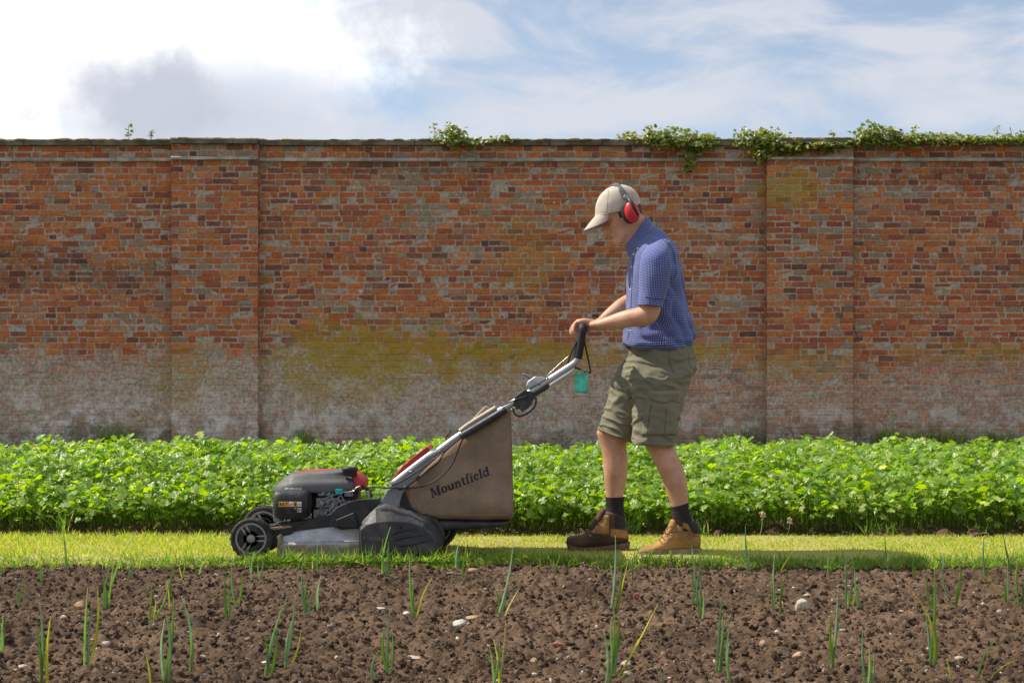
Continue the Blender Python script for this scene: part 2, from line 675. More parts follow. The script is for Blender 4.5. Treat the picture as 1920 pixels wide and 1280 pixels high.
    c = mix_c(t, alg, c, (0.095, 0.1, 0.035))
    # white chips
    c = mix_c(t, mrange(t, tnoise(t, geo, 9.0, 3, 0.5), 0.735, 0.76, 0, 0.85), c, (0.62, 0.58, 0.52))
    t.links.new(c, b.inputs['Base Color'])
    b.inputs['Roughness'].default_value = 0.93
    b.inputs['Specular IOR Level'].default_value = 0.15
    bp = N(t, 'ShaderNodeBump', i_Strength=0.8, i_Distance=0.012)
    t.links.new(math_n(t, 'ADD', fine, math_n(t, 'MULTIPLY', grit, 0.6)), bp.inputs['Height'])
    t.links.new(bp.outputs[0], b.inputs['Normal'])
    return m


M_brick = wall_material('old_brick', False)
M_mortar = wall_material('lime_mortar', True)
PAL = [((0.44, 0.14, 0.04), 30), ((0.36, 0.105, 0.04), 26), ((0.28, 0.085, 0.045), 14), ((0.19, 0.075, 0.047), 7), ((0.13, 0.065, 0.05), 1.2),
       ((0.27, 0.2, 0.13), 6), ((0.36, 0.19, 0.1), 9), ((0.46, 0.17, 0.06), 12)]
PALW = [w for _, w in PAL]


def lay_bricks(x0, x1, z0, z1, y, ends=None):
    """one panel of irregular Flemish-like bond as real bricks"""
    V, Q, col = [], [], []
    course = 0.0768
    nz = int(round((z1 - z0) / course))
    ch = (z1 - z0) / nz
    J = 0.0118
    for r in range(nz):
        za = z0 + r * ch
        x = x0 + (0.0 if ends else -random.uniform(0, 0.3))
        if ends and r % 2: x -= 0.0
        k = r % 2
        sag = 0
        while x < x1 - 0.03:
            ln = 0.105 if k % 2 else 0.218
            if random.random() < 0.16: ln = random.choice((0.105, 0.218, 0.16))
            ln *= random.uniform(0.94, 1.06)
            k += 1
            xe = min(x + ln, x1)
            if x1 - xe < 0.06: xe = x1
            a0, b0 = max(x, x0), xe
            if b0 - a0 > 0.025:
                j = lambda s=0.0045: random.uniform(-s, s)
                za_ = za + 0.006 * math.sin(a0 * 1.7 + r) * 0.5
                oa, ob, oc, od = a0 + J / 2, b0 - J / 2, za_ + J / 2 + j(), za_ + ch - J / 2 + j()
                if a0 == x0 and ends: oa = a0
                if b0 == x1 and ends: ob = b0
                yy = y + random.uniform(-0.004, 0.006)
                bv = random.uniform(0.003, 0.009)
                base = len(V)
                cs = [(oa + j(), oc + j()), (ob + j(), oc + j()), (ob + j(), od + j()), (oa + j(), od + j())]
                mx, mz = (oa + ob) / 2, (oc + od) / 2
                for px, pz in cs: V.append((px, yy + 0.035, pz))
                for px, pz in cs: V.append((px, yy + 0.006 + random.uniform(0, .004), pz))
                for px, pz in cs: V.append((px + math.copysign(bv, mx - px), yy + j(0.002), pz + math.copysign(bv * .8, mz - pz)))
                for i in range(4):
                    e = (i + 1) % 4
                    Q.append((base + i, base + e, base + 4 + e, base + 4 + i))
                    Q.append((base + 4 + i, base + 4 + e, base + 8 + e, base + 8 + i))
                Q.append((base + 8, base + 9, base + 10, base + 11))
                gx = float(fbm(mx, mz, 0.9, 3, 5)) + 0.5 * float(fbm(mx, mz, 4.0, 2, 6))
                w = list(PALW)
                w[5] *= math.exp(1.6 * gx)
                w[6] *= math.exp(0.8 * gx)
                if mz > 3.3: w[5] *= 1.8
                q = random.choices(PAL, w)[0][0]
                s = random.uniform(0.86, 1.14)
                hue = random.uniform(0.9, 1.12)
                cc = (min(1, q[0] * s), min(1, q[1] * s * hue), min(1, q[2] * s * hue), 1)
                col += [cc] * 12
            x = xe
    return V, Q, col


wall = empty('garden_wall', (0, WY, 0), 'tall old red brick garden wall with mossy foot, two shallow piers and stone coping', 'wall')
V, Q, col = [], [], []
PX = ((-4.32, -3.22), (3.23, 4.33))
edges = [-14.0, PX[0][0], PX[0][1], PX[1][0], PX[1][1], 14.0]
Z1, Z2 = 3.70, 3.745
for a, b in ((0, 1), (2, 3), (4, 5)):
    for za, zb in ((0, Z1), (Z2, 3.90)):
        v, q, c = lay_bricks(edges[a], edges[b], za, zb, WY)
        o = len(V)
        V += v
        Q += [tuple(i + o for i in k) for k in q]
        col += c
me_b = MB()
me_b.v, me_b.f, me_b.uv = V, Q, [(0, 0)] * len(V)
me_b.build('brickwork', M_brick, wall, smooth=False, col=col)
mb = MB()
for a, b in ((0, 1), (2, 3), (4, 5)):
    mb.add(*box(((edges[a] + edges[b]) / 2, WY + 0.0055 + 0.17, 1.95), (edges[b] - edges[a], 0.34, 3.9)))
mb.build('mortar', M_mortar, wall, smooth=False)
PD = 0.12
for xa, xb in PX:
    v, q, c = lay_bricks(xa, xb, 0, Z1, WY - PD, True)
    v2, q2, c2 = lay_bricks(xa, xb, Z2, 3.90, WY - PD, True)
    v, q, c = v + v2, q + [tuple(i + len(v) for i in k) for k in q2], c + c2
    # returns of the pier: bricks of its own depth up both sides
    for xs, dr in ((xa, 1), (xb, -1)):
        nz = 51
        ch = 3.9 / nz
        for r in range(nz):
            o = len(v)
            z0, z1 = r * ch + 0.005, (r + 1) * ch - 0.005
            d = random.uniform(-0.002, 0.002)
            for yy in (WY - PD + 0.006, WY + 0.02):
                for zz in (z0, z1):
                    v.append((xs - dr * (0.001 + abs(d)), yy, zz))
                    v.append((xs + dr * 0.02, yy, zz))
            q += [(o, o + 2, o + 6, o + 4), (o + 0, o + 4, o + 5, o + 1), (o + 2, o + 3, o + 7, o + 6)]
            cc = random.choices(PAL, PALW)[0][0]
            c += [(*[k * random.uniform(.8, 1.1) for k in cc], 1)] * 8
    pb = MB()
    pb.v, pb.f, pb.uv = v, q, [(0, 0)] * len(v)
    pier = pb.build('pier', M_brick, wall, smooth=False, col=c)
    mb = MB()
    mb.add(*box(((xa + xb) / 2, WY - PD / 2 + 0.006, 1.95), (xb - xa - 0.004, PD, 3.9)))
    mb.build('mortar', M_mortar, pier, smooth=False)

M_string = mat('weathered_stone_band', (0.42, 0.38, 0.31), 0.9, 0.35, 5, 0.8, 40, dirt=(0.2, 0.175, 0.12), dsc=3, damt=0.7)
M_coping = mat('mossy_coping', (0.17, 0.15, 0.1), 0.95, 0.4, 5, 0.9, 40, dirt=(0.06, 0.065, 0.035), dsc=4, damt=0.8)
M_coptop = mat('sunlit_lichen', (0.5, 0.42, 0.24), 0.95, 0.4, 8, 0.9, 60)


def band(name, m, za, zb, proud, back, seg, jit, crest=False):
    mb = MB()
    for a, b, py in ((edges[0], edges[1], 0), (edges[1], edges[2], PD), (edges[2], edges[3], 0), (edges[3], edges[4], PD), (edges[4], edges[5], 0)):
        x = a
        while x < b - 0.01:
            ln = min(seg * random.uniform(0.7, 1.3), b - x)
            if b - x - ln < 0.25: ln = b - x
            n = max(2, int(ln / 0.12))
            R = []
            dz, dy = random.uniform(-jit, jit), random.uniform(-jit, jit)
            for i in range(n + 1):
                xx = x + 0.004 + (ln - 0.008) * i / n
                w = lambda s=1.0: jit * s * noise.noise(Vector((xx * 7, s * 9 + za, py)))
                yf = WY - py - proud + dy
                R.append([(xx, yf + w(), za + w(0.6)), (xx, yf + w(1.2), zb + dz - 0.012 + w(1.4)), (xx, yf + 0.014, zb + dz + w(1.7)),
                          (xx, WY + back, zb + dz + w(1.9)), (xx, WY + back, za)])
            v, f = rings_mesh(R, True)
            mb.add(v, f)
            x += ln
    return mb.build(name, m, wall, smooth=False)


band('string_course', M_string, Z1 + 0.002, Z2 - 0.002, 0.042, 0.02, 2.2, 0.006)
cop = band('coping', M_coping, 3.902, 3.972, 0.062, 0.40, 0.9, 0.008)
mb = MB()                                            # crust of lichen and dry moss; the coping's sunlit top put into its colour
for i in range(900):
    x = random.uniform(-13, 13)
    y = WY - 0.045 + abs(random.gauss(0, 0.12))
    if PX[0][0] < x < PX[0][1] or PX[1][0] < x < PX[1][1]: y -= 0.08
    s = random.uniform(0.02, 0.07)
    mb.add(*ball((x, y, 3.972), (s * 1.6, s * 1.3, random.uniform(0.008, 0.02)), 7, 5))
mb.build('lichen', M_coptop, cop)

# ------------------------------------------------------------------ ground, lawn, beds
M_ground = mat('far_ground', (0.09, 0.075, 0.04), 0.95, 0.4, 3, 0.6, 30)
mb = MB()
mb.add([(-400, -400, -0.22), (400, -400, -0.22), (400, 400, -0.22), (-400, 400, -0.22)], [(0, 1, 2, 3)])
tag(mb.build('ground', M_ground, smooth=False), 'flat open ground reaching away all round the garden', 'ground', kind='structure')

LN, LF = -0.23, 0.86                                # near and far edge of the grass strip


def soil_sheet(name, x0, x1, y0, y1, res, zfn, clods, rmin, rmax, seed, label):
    r = np.random.default_rng(seed)
    nx, ny = int((x1 - x0) / res) + 1, int((y1 - y0) / res) + 1
    xs, ys = np.linspace(x0, x1, nx), np.linspace(y0, y1, ny)
    X, Y = np.meshgrid(xs, ys)
    Zb = zfn(X, Y)
    H = np.zeros_like(X)
    for i in range(clods):
        cx, cy = r.uniform(x0, x1), r.uniform(y0, y1)
        rad = rmin + (rmax - rmin) * r.random() ** 3.2
        el, th = r.uniform(0.65, 1.5), r.uniform(0, math.pi)
        k = int(rad * 1.6 / res) + 2
        ix, iy = int((cx - x0) / res), int((cy - y0) / res)
        sx, sy = slice(max(0, ix - k), ix + k + 1), slice(max(0, iy - k), iy + k + 1)
        dx, dy = X[sy, sx] - cx, Y[sy, sx] - cy
        u, v = dx * math.cos(th) + dy * math.sin(th), -dx * math.sin(th) + dy * math.cos(th)
        a = np.arctan2(v, u)
        d2 = (u * el) ** 2 + (v / el) ** 2
        rr = rad * (1 + 0.18 * np.sin(3 * a + r.uniform(0, 6)) + 0.1 * np.sin(5 * a + r.uniform(0, 6)))
        h = np.sqrt(np.clip(rr ** 2 - d2, 0, None)) * r.uniform(0.28, 0.7)
        H[sy, sx] = np.maximum(H[sy, sx], h) if r.random() < 0.96 else H[sy, sx] - h * 0.7
    Z = Zb + H + 0.011 * fbm(X, Y, 38, 5, seed) + 0.012 * fbm(X, Y, 9, 3, seed + 7)
    V = np.stack([X, Y, Z], 2).reshape(-1, 3)
    idx = np.arange(nx * ny).reshape(ny, nx)
    T = np.stack([idx[:-1, :-1], idx[:-1, 1:], idx[1:, 1:], idx[1:, :-1]], 2).reshape(-1, 4)
    n = fbm(X, Y, 3.0, 4, seed + 1).reshape(-1)
    n2 = fbm(X, Y, 40.0, 3, seed + 2).reshape(-1)
    dampc, dry = np.array([0.058, 0.036, 0.021]), np.array([0.165, 0.106, 0.065])
    w = np.clip(0.5 + 0.4 * n + 0.25 * n2, 0, 1)[:, None]
    col = dampc * (1 - w) + dry * w
    o = fast_mesh(name, V, T, M_soil, col, smooth=True)
    tag(o, label, 'soil', kind='structure')
    return (xs, ys, Z)


def bed_z(X, Y):
    return -0.034 + 0.02 * fbm(X, Y, 1.8, 3, 21) * np.clip((LN - Y) / 0.3, 0.3, 1) + 0.014 * np.sin(Y * 6.0 + 0.5 * fbm(X, Y, 0.6, 2, 3)) * np.clip((LN - Y) / 0.4, 0, 1)


SX, SY, SZ = soil_sheet('soil_bed', -3.4, 3.4, -3.9, LN + 0.05, 0.006, bed_z, 26000, 0.004, 0.025, 31, 'crumbly brown soil bed planted with young leeks')


def soil_h(x, y):
    i, j = int(round((x - SX[0]) / (SX[1] - SX[0]))), int(round((y - SY[0]) / (SY[1] - SY[0])))
    return float(SZ[min(max(j, 0), len(SY) - 1), min(max(i, 0), len(SX) - 1)])


soil_sheet('crop_soil', -5.6, 5.6, LF - 0.06, 4.0, 0.03, lambda X, Y: -0.015 + 0.015 * fbm(X, Y, 2, 3, 4) + 0.03 * np.clip((Y - 1.0) / 0.3, 0, 1), 3500, 0.02, 0.06, 33, 'dark soil bed under the leafy crop')
mb = MB()
mb.add([(-14, 3.98, -0.01), (14, 3.98, -0.01), (14, WY + 0.05, 0.0), (-14, WY + 0.05, 0.0)], [(0, 1, 2, 3)])
tag(mb.build('back_path', mat('bare_earth', (0.12, 0.085, 0.055), 0.95, 0.4, 6, 0.8, 30), smooth=False), 'bare earth between the crop and the wall', 'ground', kind='structure')

nx, ny = 260, 24
xs, ys = np.linspace(-5.5, 5.5, nx), np.linspace(LN, LF, ny)
X, Y = np.meshgrid(xs, ys)
Y = Y + np.where(np.arange(ny)[:, None] == 0, 0.035 * fbm(X, 0 * X, 2.2, 3, 8), 0)
Zl = 0.006 * fbm(X, Y, 3, 3, 9) - np.where(np.arange(ny)[:, None] == 0, 0.05, 0) - np.where(np.arange(ny)[:, None] == ny - 1, 0.05, 0)
idx = np.arange(nx * ny).reshape(ny, nx)
T = np.stack([idx[:-1, :-1], idx[:-1, 1:], idx[1:, 1:], idx[1:, :-1]], 2).reshape(-1, 4)
lawn = fast_mesh('lawn', np.stack([X, Y, Zl], 2).reshape(-1, 3), T, M_soil, np.tile([0.36, 0.33, 0.1], (nx * ny, 1)), smooth=True)
tag(lawn, 'strip of turf between the leek bed and the leafy crop', 'lawn', kind='structure')

BL = np.array([(-.5, 0, 0), (.5, 0, 0), (-.42, .12, .5), (.42, .12, .5), (0, .42, 1.0)])
BLF = np.array([(0, 1, 3), (0, 3, 2), (2, 3, 4)])


def grass(name, n, xr, yfn, hfn, wid, lean, cols, label, seed, parent=None, zfn=None):
    r = np.random.default_rng(seed)
    x = r.uniform(xr[0], xr[1], n)
    y = yfn(x, r)
    h = hfn(x, y, r)
    nr = np.stack([r.normal(0, lean, n), r.normal(0, lean, n), np.ones(n)], 1)
    R = frames(nr, r.uniform(0, 2 * math.pi, n))
    sc = np.stack([wid * r.uniform(.6, 1.3, n), h * r.uniform(.4, 1.3, n), h], 1)
    k = r.choice(len(cols), n, p=[c[1] for c in cols])
    pal = np.array([c[0] for c in cols])
    cl = pal[k] * r.uniform(.75, 1.25, (n, 1))
    z = zfn(x, y) if zfn else np.full(n, -0.004)
    o = scatter(name, BL, BLF, np.stack([x, y, z], 1), R, sc, cl, M_grass, parent)
    return o


mown = [((0.41, 0.45, 0.075), .42), ((0.32, 0.42, 0.065), .3), ((0.58, 0.5, 0.21), .22), ((0.19, 0.31, 0.05), .06)]
long_ = [((0.2, 0.32, 0.06), .42), ((0.14, 0.25, 0.05), .3), ((0.3, 0.4, 0.07), .2), ((0.45, 0.4, 0.16), .08)]
MOW = -0.075
g = grass('mown_grass', 56000, (-4.6, 4.6), lambda x, r: r.uniform(MOW - 0.02, LF - 0.01, len(x)) ** 1.0,
          lambda x, y, r: np.where(x < -1.25, r.uniform(.018, .05, len(x)), r.uniform(.012, .026, len(x))), 0.0046, 0.75, mown, '', 41)
tag(g, 'short yellowish mown grass on the strip', 'grass', kind='stuff')
g = grass('uncut_grass', 16000, (-4.6, 4.6), lambda x, r: LN - 0.035 + 0.035 * fbm(x, 0 * x, 2.2, 3, 8) + np.abs(r.normal(0, 0.06, len(x))),
          lambda x, y, r: (0.022 + 0.035 * r.random(len(x)) ** 3) * (1 + 0.5 * fbm(x, y, 3, 3, 10)), 0.005, 0.7, long_, '', 43, None, lambda x, y: -0.004 - 0.03 * np.clip((LN + 0.02 - y) / 0.05, 0, 1))
tag(g, 'longer dark green grass fringe along the leek bed', 'grass', kind='stuff')
g = grass('grass_under_mower', 900, (-1.2, -0.2), lambda x, r: LN - 0.03 + np.abs(r.normal(0, 0.045, len(x))),
          lambda x, y, r: 0.03 + 0.06 * r.random(len(x)) ** 2, 0.006, 0.9, long_, '', 44)
tag(g, 'tousled long grass blades beside the mower deck', 'grass', kind='stuff')

# ------------------------------------------------------------------ leafy crop
LV = [(0, 0, 0), (.33, 0, .03), (.6, 0, .02), (.84, 0, -.03), (1.0, 0, -.1)]
for s in (1, -1):
    LV += [(.1, .13 * s, .06), (.27, .46 * s, .03), (.45, .19 * s, .05), (.68, .36 * s, -.03), (.8, .12 * s, 0)]
LV = np.array(LV, float)
LF_ = []
for o in (5, 10):
    q = [(0, 1, o), (1, o + 1, o), (1, o + 2, o + 1), (1, 2, o + 2), (2, o + 3, o + 2), (2, 3, o + 4), (2, o + 4, o + 3), (3, 4, o + 4)]
    LF_ += q if o == 5 else [(a, c, b) for a, b, c in q]
LF_ = np.array(LF_)
r = np.random.default_rng(5)
n = 74000
y = 0.98 + 2.6 * r.random(n) ** 0.85
x = r.uniform(-1, 1, n) * (0.38 * (6.5 + y) + 1.3)
prof = 0.52 + 0.48 * np.clip((y - 1.0) / 0.75, 0, 1) ** 0.8
hh = 0.352 * prof * (1 + 0.16 * fbm(x, y, 2.6, 3, 51) + 0.13 * fbm(x, y, 8, 2, 52))
dep = r.random(n) ** 2.1
z = np.clip(hh * (1 - 0.62 * dep) + r.normal(0, .012, n), 0.03, None)
y = y - 0.10 * r.random(n) * (y < 1.4) * (z > .13)
nr = np.stack([r.normal(0, .6, n) - .15, r.normal(0, .6, n) - .25, np.ones(n)], 1)
R = frames(nr, r.uniform(0, 2 * math.pi, n))
pal = np.array([(0.245, 0.37, 0.04), (0.185, 0.32, 0.035), (0.31, 0.42, 0.045), (0.125, 0.25, 0.035), (0.44, 0.5, 0.24)])  # last, palest tint paints sun glint onto some leaves
col = pal[r.choice(5, n, p=[.36, .28, .2, .1, .06])] * r.uniform(.8, 1.2, (n, 1))
crop = scatter('leafy_crop', LV, LF_, np.stack([x, y, z], 1), R, r.uniform(.028, .066, n) * np.where(r.random(n) < .12, 1.25, 1), col, M_leaf, smooth=False)
tag(crop, 'dense bed of bright green lobed leaves in front of the wall', 'crop', kind='stuff')
n = 9000                                              # stalks seen along the front of the bed
y = 1.12 + 1.2 * r.random(n) ** 1.6
x = r.uniform(-4.3, 4.3, n)
nr = np.stack([r.normal(0, .16, n), r.normal(-.08, .16, n), np.ones(n)], 1)
st = scatter('crop_stalks', BL, BLF, np.stack([x, y, np.full(n, .0)], 1), frames(nr, r.uniform(0, 6.28, n)),
             np.stack([np.full(n, .006), r.uniform(.05, .2, n), r.uniform(.12, .3, n)], 1), np.tile([0.14, 0.2, 0.045], (n, 1)) * r.uniform(.6, 1.3, (n, 1)), M_grass)
tag(st, 'thin green stalks under the leafy crop', 'crop', kind='stuff')


# ------------------------------------------------------------------ lawn mower
M_black = mat('black_plastic', (0.022, 0.023, 0.026), 0.42, 0.2, 10, 0.2, 200, dirt=(0.13, 0.115, 0.095), dsc=14, damt=0.45)
M_shroud = mat('dusty_grey_plastic', (0.1, 0.099, 0.1), 0.5, 0.2, 10, 0.25, 250, dirt=(0.2, 0.18, 0.15), dsc=16, damt=0.55)
M_red = mat('red_plastic', (0.42, 0.025, 0.03), 0.38, 0.2, 8, 0.1, 150, dirt=(0.3, 0.12, 0.1), dsc=12, damt=0.3)
M_alloy = mat('cast_deck_alloy', (0.36, 0.37, 0.4), 0.4, 0.12, 12, 0.3, 180, metal=0.5, dirt=(0.2, 0.14, 0.08), dsc=7, damt=0.85)
M_tube = mat('silver_tube', (0.5, 0.51, 0.53), 0.33, 0.1, 10, 0.05, 200, metal=0.7, dirt=(0.3, 0.28, 0.25), dsc=18, damt=0.3)
M_brkt = mat('grey_bracket', (0.2, 0.215, 0.235), 0.45, 0.15, 12, 0.15, 200, dirt=(0.28, 0.25, 0.2), dsc=15, damt=0.4)
M_rubber = mat('rubber', (0.03, 0.029, 0.028), 0.8, 0.3, 20, 0.4, 150, dirt=(0.12, 0.1, 0.075), dsc=14, damt=0.6)
M_rim = mat('grey_rim', (0.32, 0.31, 0.3), 0.55, 0.2, 14, 0.2, 150, dirt=(0.22, 0.17, 0.11), dsc=14, damt=0.55)
M_engine = mat('engine_alloy', (0.4, 0.4, 0.41), 0.45, 0.3, 40, 0.6, 120, metal=0.5, dirt=(0.05, 0.045, 0.04), dsc=40, damt=0.9)
M_canvas = mat('bag_canvas', (0.3, 0.215, 0.14), 0.95, 0.2, 7, 0.5, 420, dirt=(0.13, 0.1, 0.07), dsc=4, damt=0.6)
M_canlt = mat('bag_canvas_lit', (0.5, 0.42, 0.3), 0.95, 0.2, 7, 0.5, 420)  # lighter copy of the canvas: sunlight on the bag top put into the colour
M_letter = mat('bag_lettering', (0.025, 0.027, 0.035), 0.8, 0.5, 30, 0, 1)
M_wire = mat('black_cable', (0.02, 0.02, 0.02), 0.5, 0.2, 20, 0)
M_steel = mat('bright_wire', (0.55, 0.54, 0.5), 0.35, 0.2, 20, 0, metal=0.8)
M_grip = mat('foam_grip', (0.018, 0.018, 0.02), 0.6, 0.2, 30, 0.3, 300)
M_yellow = mat('yellow_sticker', (0.75, 0.42, 0.03), 0.45, 0.1, 30, 0)
M_white = mat('white_print', (0.62, 0.62, 0.62), 0.5, 0.25, 60, 0)
M_dark = mat('dark_print', (0.06, 0.045, 0.03), 0.5, 0.2, 30, 0)
M_teal = mat('teal_clip', (0.02, 0.42, 0.36), 0.35, 0.1, 30, 0)
M_greenp = mat('green_plastic', (0.03, 0.2, 0.1), 0.45, 0.2, 20, 0)
M_tan = mat('dusty_plate', (0.27, 0.2, 0.13), 0.9, 0.3, 20, 0.5, 100)

M_cover = mat('dusty_black_cover', (0.04, 0.041, 0.045), 0.45, 0.2, 10, 0.2, 200, dirt=(0.19, 0.17, 0.14), dsc=11, damt=0.5)
NY, FY = -0.13, 0.33                                # near and far side of the mower
mow = empty('lawn_mower', (-0.5, 0.1, 0), 'petrol lawn mower with silver deck, black engine cover and brown canvas grass bag', 'lawn mower')


def wheel(px, py, rpx, yc, wd, nm):
    c = P(px, py, yc - wd / 2)
    rr = rpx / (F / (CD + yc - wd / 2))
    c = Vector((c.x, yc, rr - 0.004))
    w = wd / 2
    mb = MB()
    mb.add(*lathe_y(c, [(rr * .76, -w * .8), (rr * .80, -w), (rr * .93, -w), (rr, -w * .62), (rr * 1.0, 0), (rr, w * .62), (rr * .93, w), (rr * .8, w), (rr * .76, w * .8), (rr * .76, -w * .8)], 48))
    tyre = mb.build(nm, M_rubber, mow)
    mb = MB()
    for i in range(44):                              # tread blocks
        a = 2 * math.pi * i / 44
        mb.add(*box((c.x + rr * math.cos(a), c.y + (w * .3 if i % 2 else -w * .3), c.z + rr * math.sin(a)), (0.005, w * .75, 0.009), Matrix.Rotation(-a, 3, 'Y')))
    mb.build('tread', M_rubber, tyre, smooth=False)
    mb = MB()
    mb.add(*lathe_y(c, [(rr * .64, -w * .7), (rr * .70, -w * .95), (rr * .76, -w * .9), (rr * .775, -w * .5), (rr * .775, w * .8), (rr * .7, w * .8), (rr * .64, w * .2)], 48))
    mb.add(*ball((c.x, c.y - w * .45, c.z), (rr * .23, w * .75, rr * .23), 20, 12))
    for k in range(3):
        a0 = math.radians(0 + 120 * k) + 0.02
        for s in (-1, 1):
            p0 = (c.x + rr * .12 * math.cos(a0 + s * 1.1), c.y - w * .4, c.z + rr * .12 * math.sin(a0 + s * 1.1))
            p1 = (c.x + rr * .7 * math.cos(a0 + s * .17), c.y - w * .62, c.z + rr * .7 * math.sin(a0 + s * .17))
            mb.add(*tube([Vector(p0), Vector(p1)], [(rr * .062, w * .35)] * 2, k=1, n=8))
    mb.build('rim', M_rim, tyre)
    mb = MB()
    mb.add(*lathe_y(c, [(rr * .74, w * .1), (rr * .74, w * .3), (0.001, w * .3), (0.001, w * .1)], 32))
    mb.build('wheel_disc', M_black, tyre)
    return tyre


wheel(470, 1008, 39, NY - 0.015, 0.05, 'front_wheel')
wheel(493, 1007, 39, FY + 0.015, 0.05, 'front_wheel')
wheel(792, 1003, 41, NY + 0.035, 0.055, 'rear_wheel')
wheel(815, 1003, 41, FY - 0.035, 0.055, 'rear_wheel')

# deck: cast shell swept along x
st = []
for px, zt, ins in ((521, 1006, 0.0), (526, 1000, .004), (560, 991, .01), (600, 984, .014), (640, 977, .018), (700, 972, .02), (790, 974, .02), (815, 990, .01)):
    X_ = P(px, 1000, NY).x
    zt = P(px, zt, NY).z
    zl = P(px, 1018 - (px - 521) * 0.012, NY).z
    zb = 0.012
    row = [(NY - .022, zb), (NY - .018, zb + .012), (NY - .016, zl - .006), (NY - .010, zl + .001), (NY + .010, zl + .006), (NY + .020 + ins, zt - .018), (NY + .034 + ins, zt - .004), (NY + .06 + ins, zt)]
    cy = (NY + FY) / 2
    full = row + [(2 * cy - a, b) for a, b in reversed(row)]
    st.append([(X_, a, b) for a, b in full])
st2 = np.array(st)
R = [[tuple(p) for p in row] for row in np.stack([resample(st2[:, j], 4) for j in range(st2.shape[1])], 1)]
mb = MB()
mb.add(*rings_mesh(R, True))
M_deck = mat('muddy_deck_alloy', (0.5, 0.51, 0.54), 0.38, 0.12, 12, 0.3, 180, metal=0.4, dirt=(0.3, 0.22, 0.14), dsc=7, damt=0.6)
t_ = M_deck.node_tree
pb_ = t_.nodes['Principled BSDF']
lk = pb_.inputs['Base Color'].links[0]
prev = lk.from_socket
gp = t_.nodes.new('ShaderNodeNewGeometry').outputs['Position']      # mud thrown up along the skirt
sx_ = t_.nodes.new('ShaderNodeSeparateXYZ')
t_.links.new(gp, sx_.inputs[0])
zz_ = math_n(t_, 'ADD', sx_.outputs['Z'], math_n(t_, 'MULTIPLY', math_n(t_, 'SUBTRACT', tnoise(t_, gp, 22, 6, .65), .5), .07))
t_.links.new(mix_c(t_, mrange(t_, zz_, .075, .045, 0, .85), prev, (0.21, 0.145, 0.085)), pb_.inputs['Base Color'])
deck = mb.build('deck', M_deck, mow, smooth=False, bevel=0.004)
mb = MB()                                            # front lip of the deck
mb.add(*prism([(519, 1006), (526, 1001), (527, 1018), (524, 1024), (525, 1040), (517, 1042), (520, 1026), (521, 1019)], NY - .026, NY + .06))
mb.build('front_lip', M_tan, deck, bevel=0.003)
mb = MB()
mb.add(*prism([(500, 990), (545, 986), (552, 991), (545, 1001), (527, 1004), (512, 1030), (500, 1034), (490, 1010)], NY + .02, FY - .02))
ax = mb.build('axle_housing', M_black, mow, bevel=0.004)
mb = MB()
mb.add(*prism([(506, 989), (543, 984.5), (548, 988), (508, 994)], NY + .015, NY + .14))
mb.build('dusty_plate', M_tan, ax, bevel=0.002)


def words(txt, size, loc, m, nm, parent):
    cu = bpy.data.curves.new(nm, 'FONT')
    cu.body, cu.size, cu.extrude = txt, size, 0.0006
    t_ = bpy.data.objects.new(nm, cu)
    C.objects.link(t_)
    me = bpy.data.meshes.new_from_object(t_.evaluated_get(bpy.context.evaluated_depsgraph_get()))
    bpy.data.objects.remove(t_)
    me.transform(Matrix.Translation(loc) @ Matrix.Rotation(math.radians(90), 4, 'X'))
    me.materials.clear()
    me.materials.append(m)
    o = bpy.data.objects.new(nm, me)
    C.objects.link(o)
    return adopt(o, parent)


# black cover over the near rear wheel, and its twin behind
back = [(671, 988), (683, 971), (702, 953), (720, 946), (730, 947), (770, 959), (800, 972), (818, 989), (829, 1011), (828, 1029), (820, 1041), (745, 1043), (672, 1042)]
face = [(676, 993), (685, 985), (705, 979.5), (722, 977.5), (735, 977), (765, 978), (792, 987), (809, 1001), (818, 1016), (818, 1028), (811, 1038), (745, 1041), (678, 1040)]
for ya, yb, yc in ((NY - .065, NY - .02, NY + .012), (FY + .065, FY + .02, FY - .012)):
    Rg = []
    s0 = 0.93
    for pts, yy in ((face, ya), (back, yb), (back, yc)):
        Rg.append([tuple((P(a, b, NY - .065).x, yy, P(a, b, NY - .065).z)) for a, b in pts])
    mb = MB()
    mb.add(*rings_mesh(Rg, True))
    cov = mb.build('wheel_cover', M_cover, mow, smooth=False, bevel=0.005, seg=2)
    if ya < 0:
        mb = MB()
        for pts in ([(733, 1002), (745, 997), (780, 990)], [(742, 1012), (760, 1007), (803, 1000)], [(746, 1023), (770, 1020), (811, 1011)]):
            mb.add(*ptube(pts, ya - .001, [(.0045, .004), (.0055, .004), (.002, .003)], k=4, n=8))
        mb.build('louvre', M_black, cov)
        mb = MB()
        c = P(751, 987, ya)
        mb.add(*lathe_y((c.x, ya - .0015, c.z), [(.0015, .002), (.0085, .002), (.0085, 0), (.0015, 0)], 16))
        mb.build('bolt_hole', M_wire, cov)
        words('Mountfield', 0.031, P(680, 1012, ya) + Vector((0, -.0005, 0)), mat('worn_lettering', (0.12, 0.11, 0.1), 0.8, 0.6, 60, 0), 'lettering', cov)
words('M', 0.03, P(646, 1034, NY - .02) + Vector((0, -.0012, 0)), M_tan, 'deck_lettering', deck)

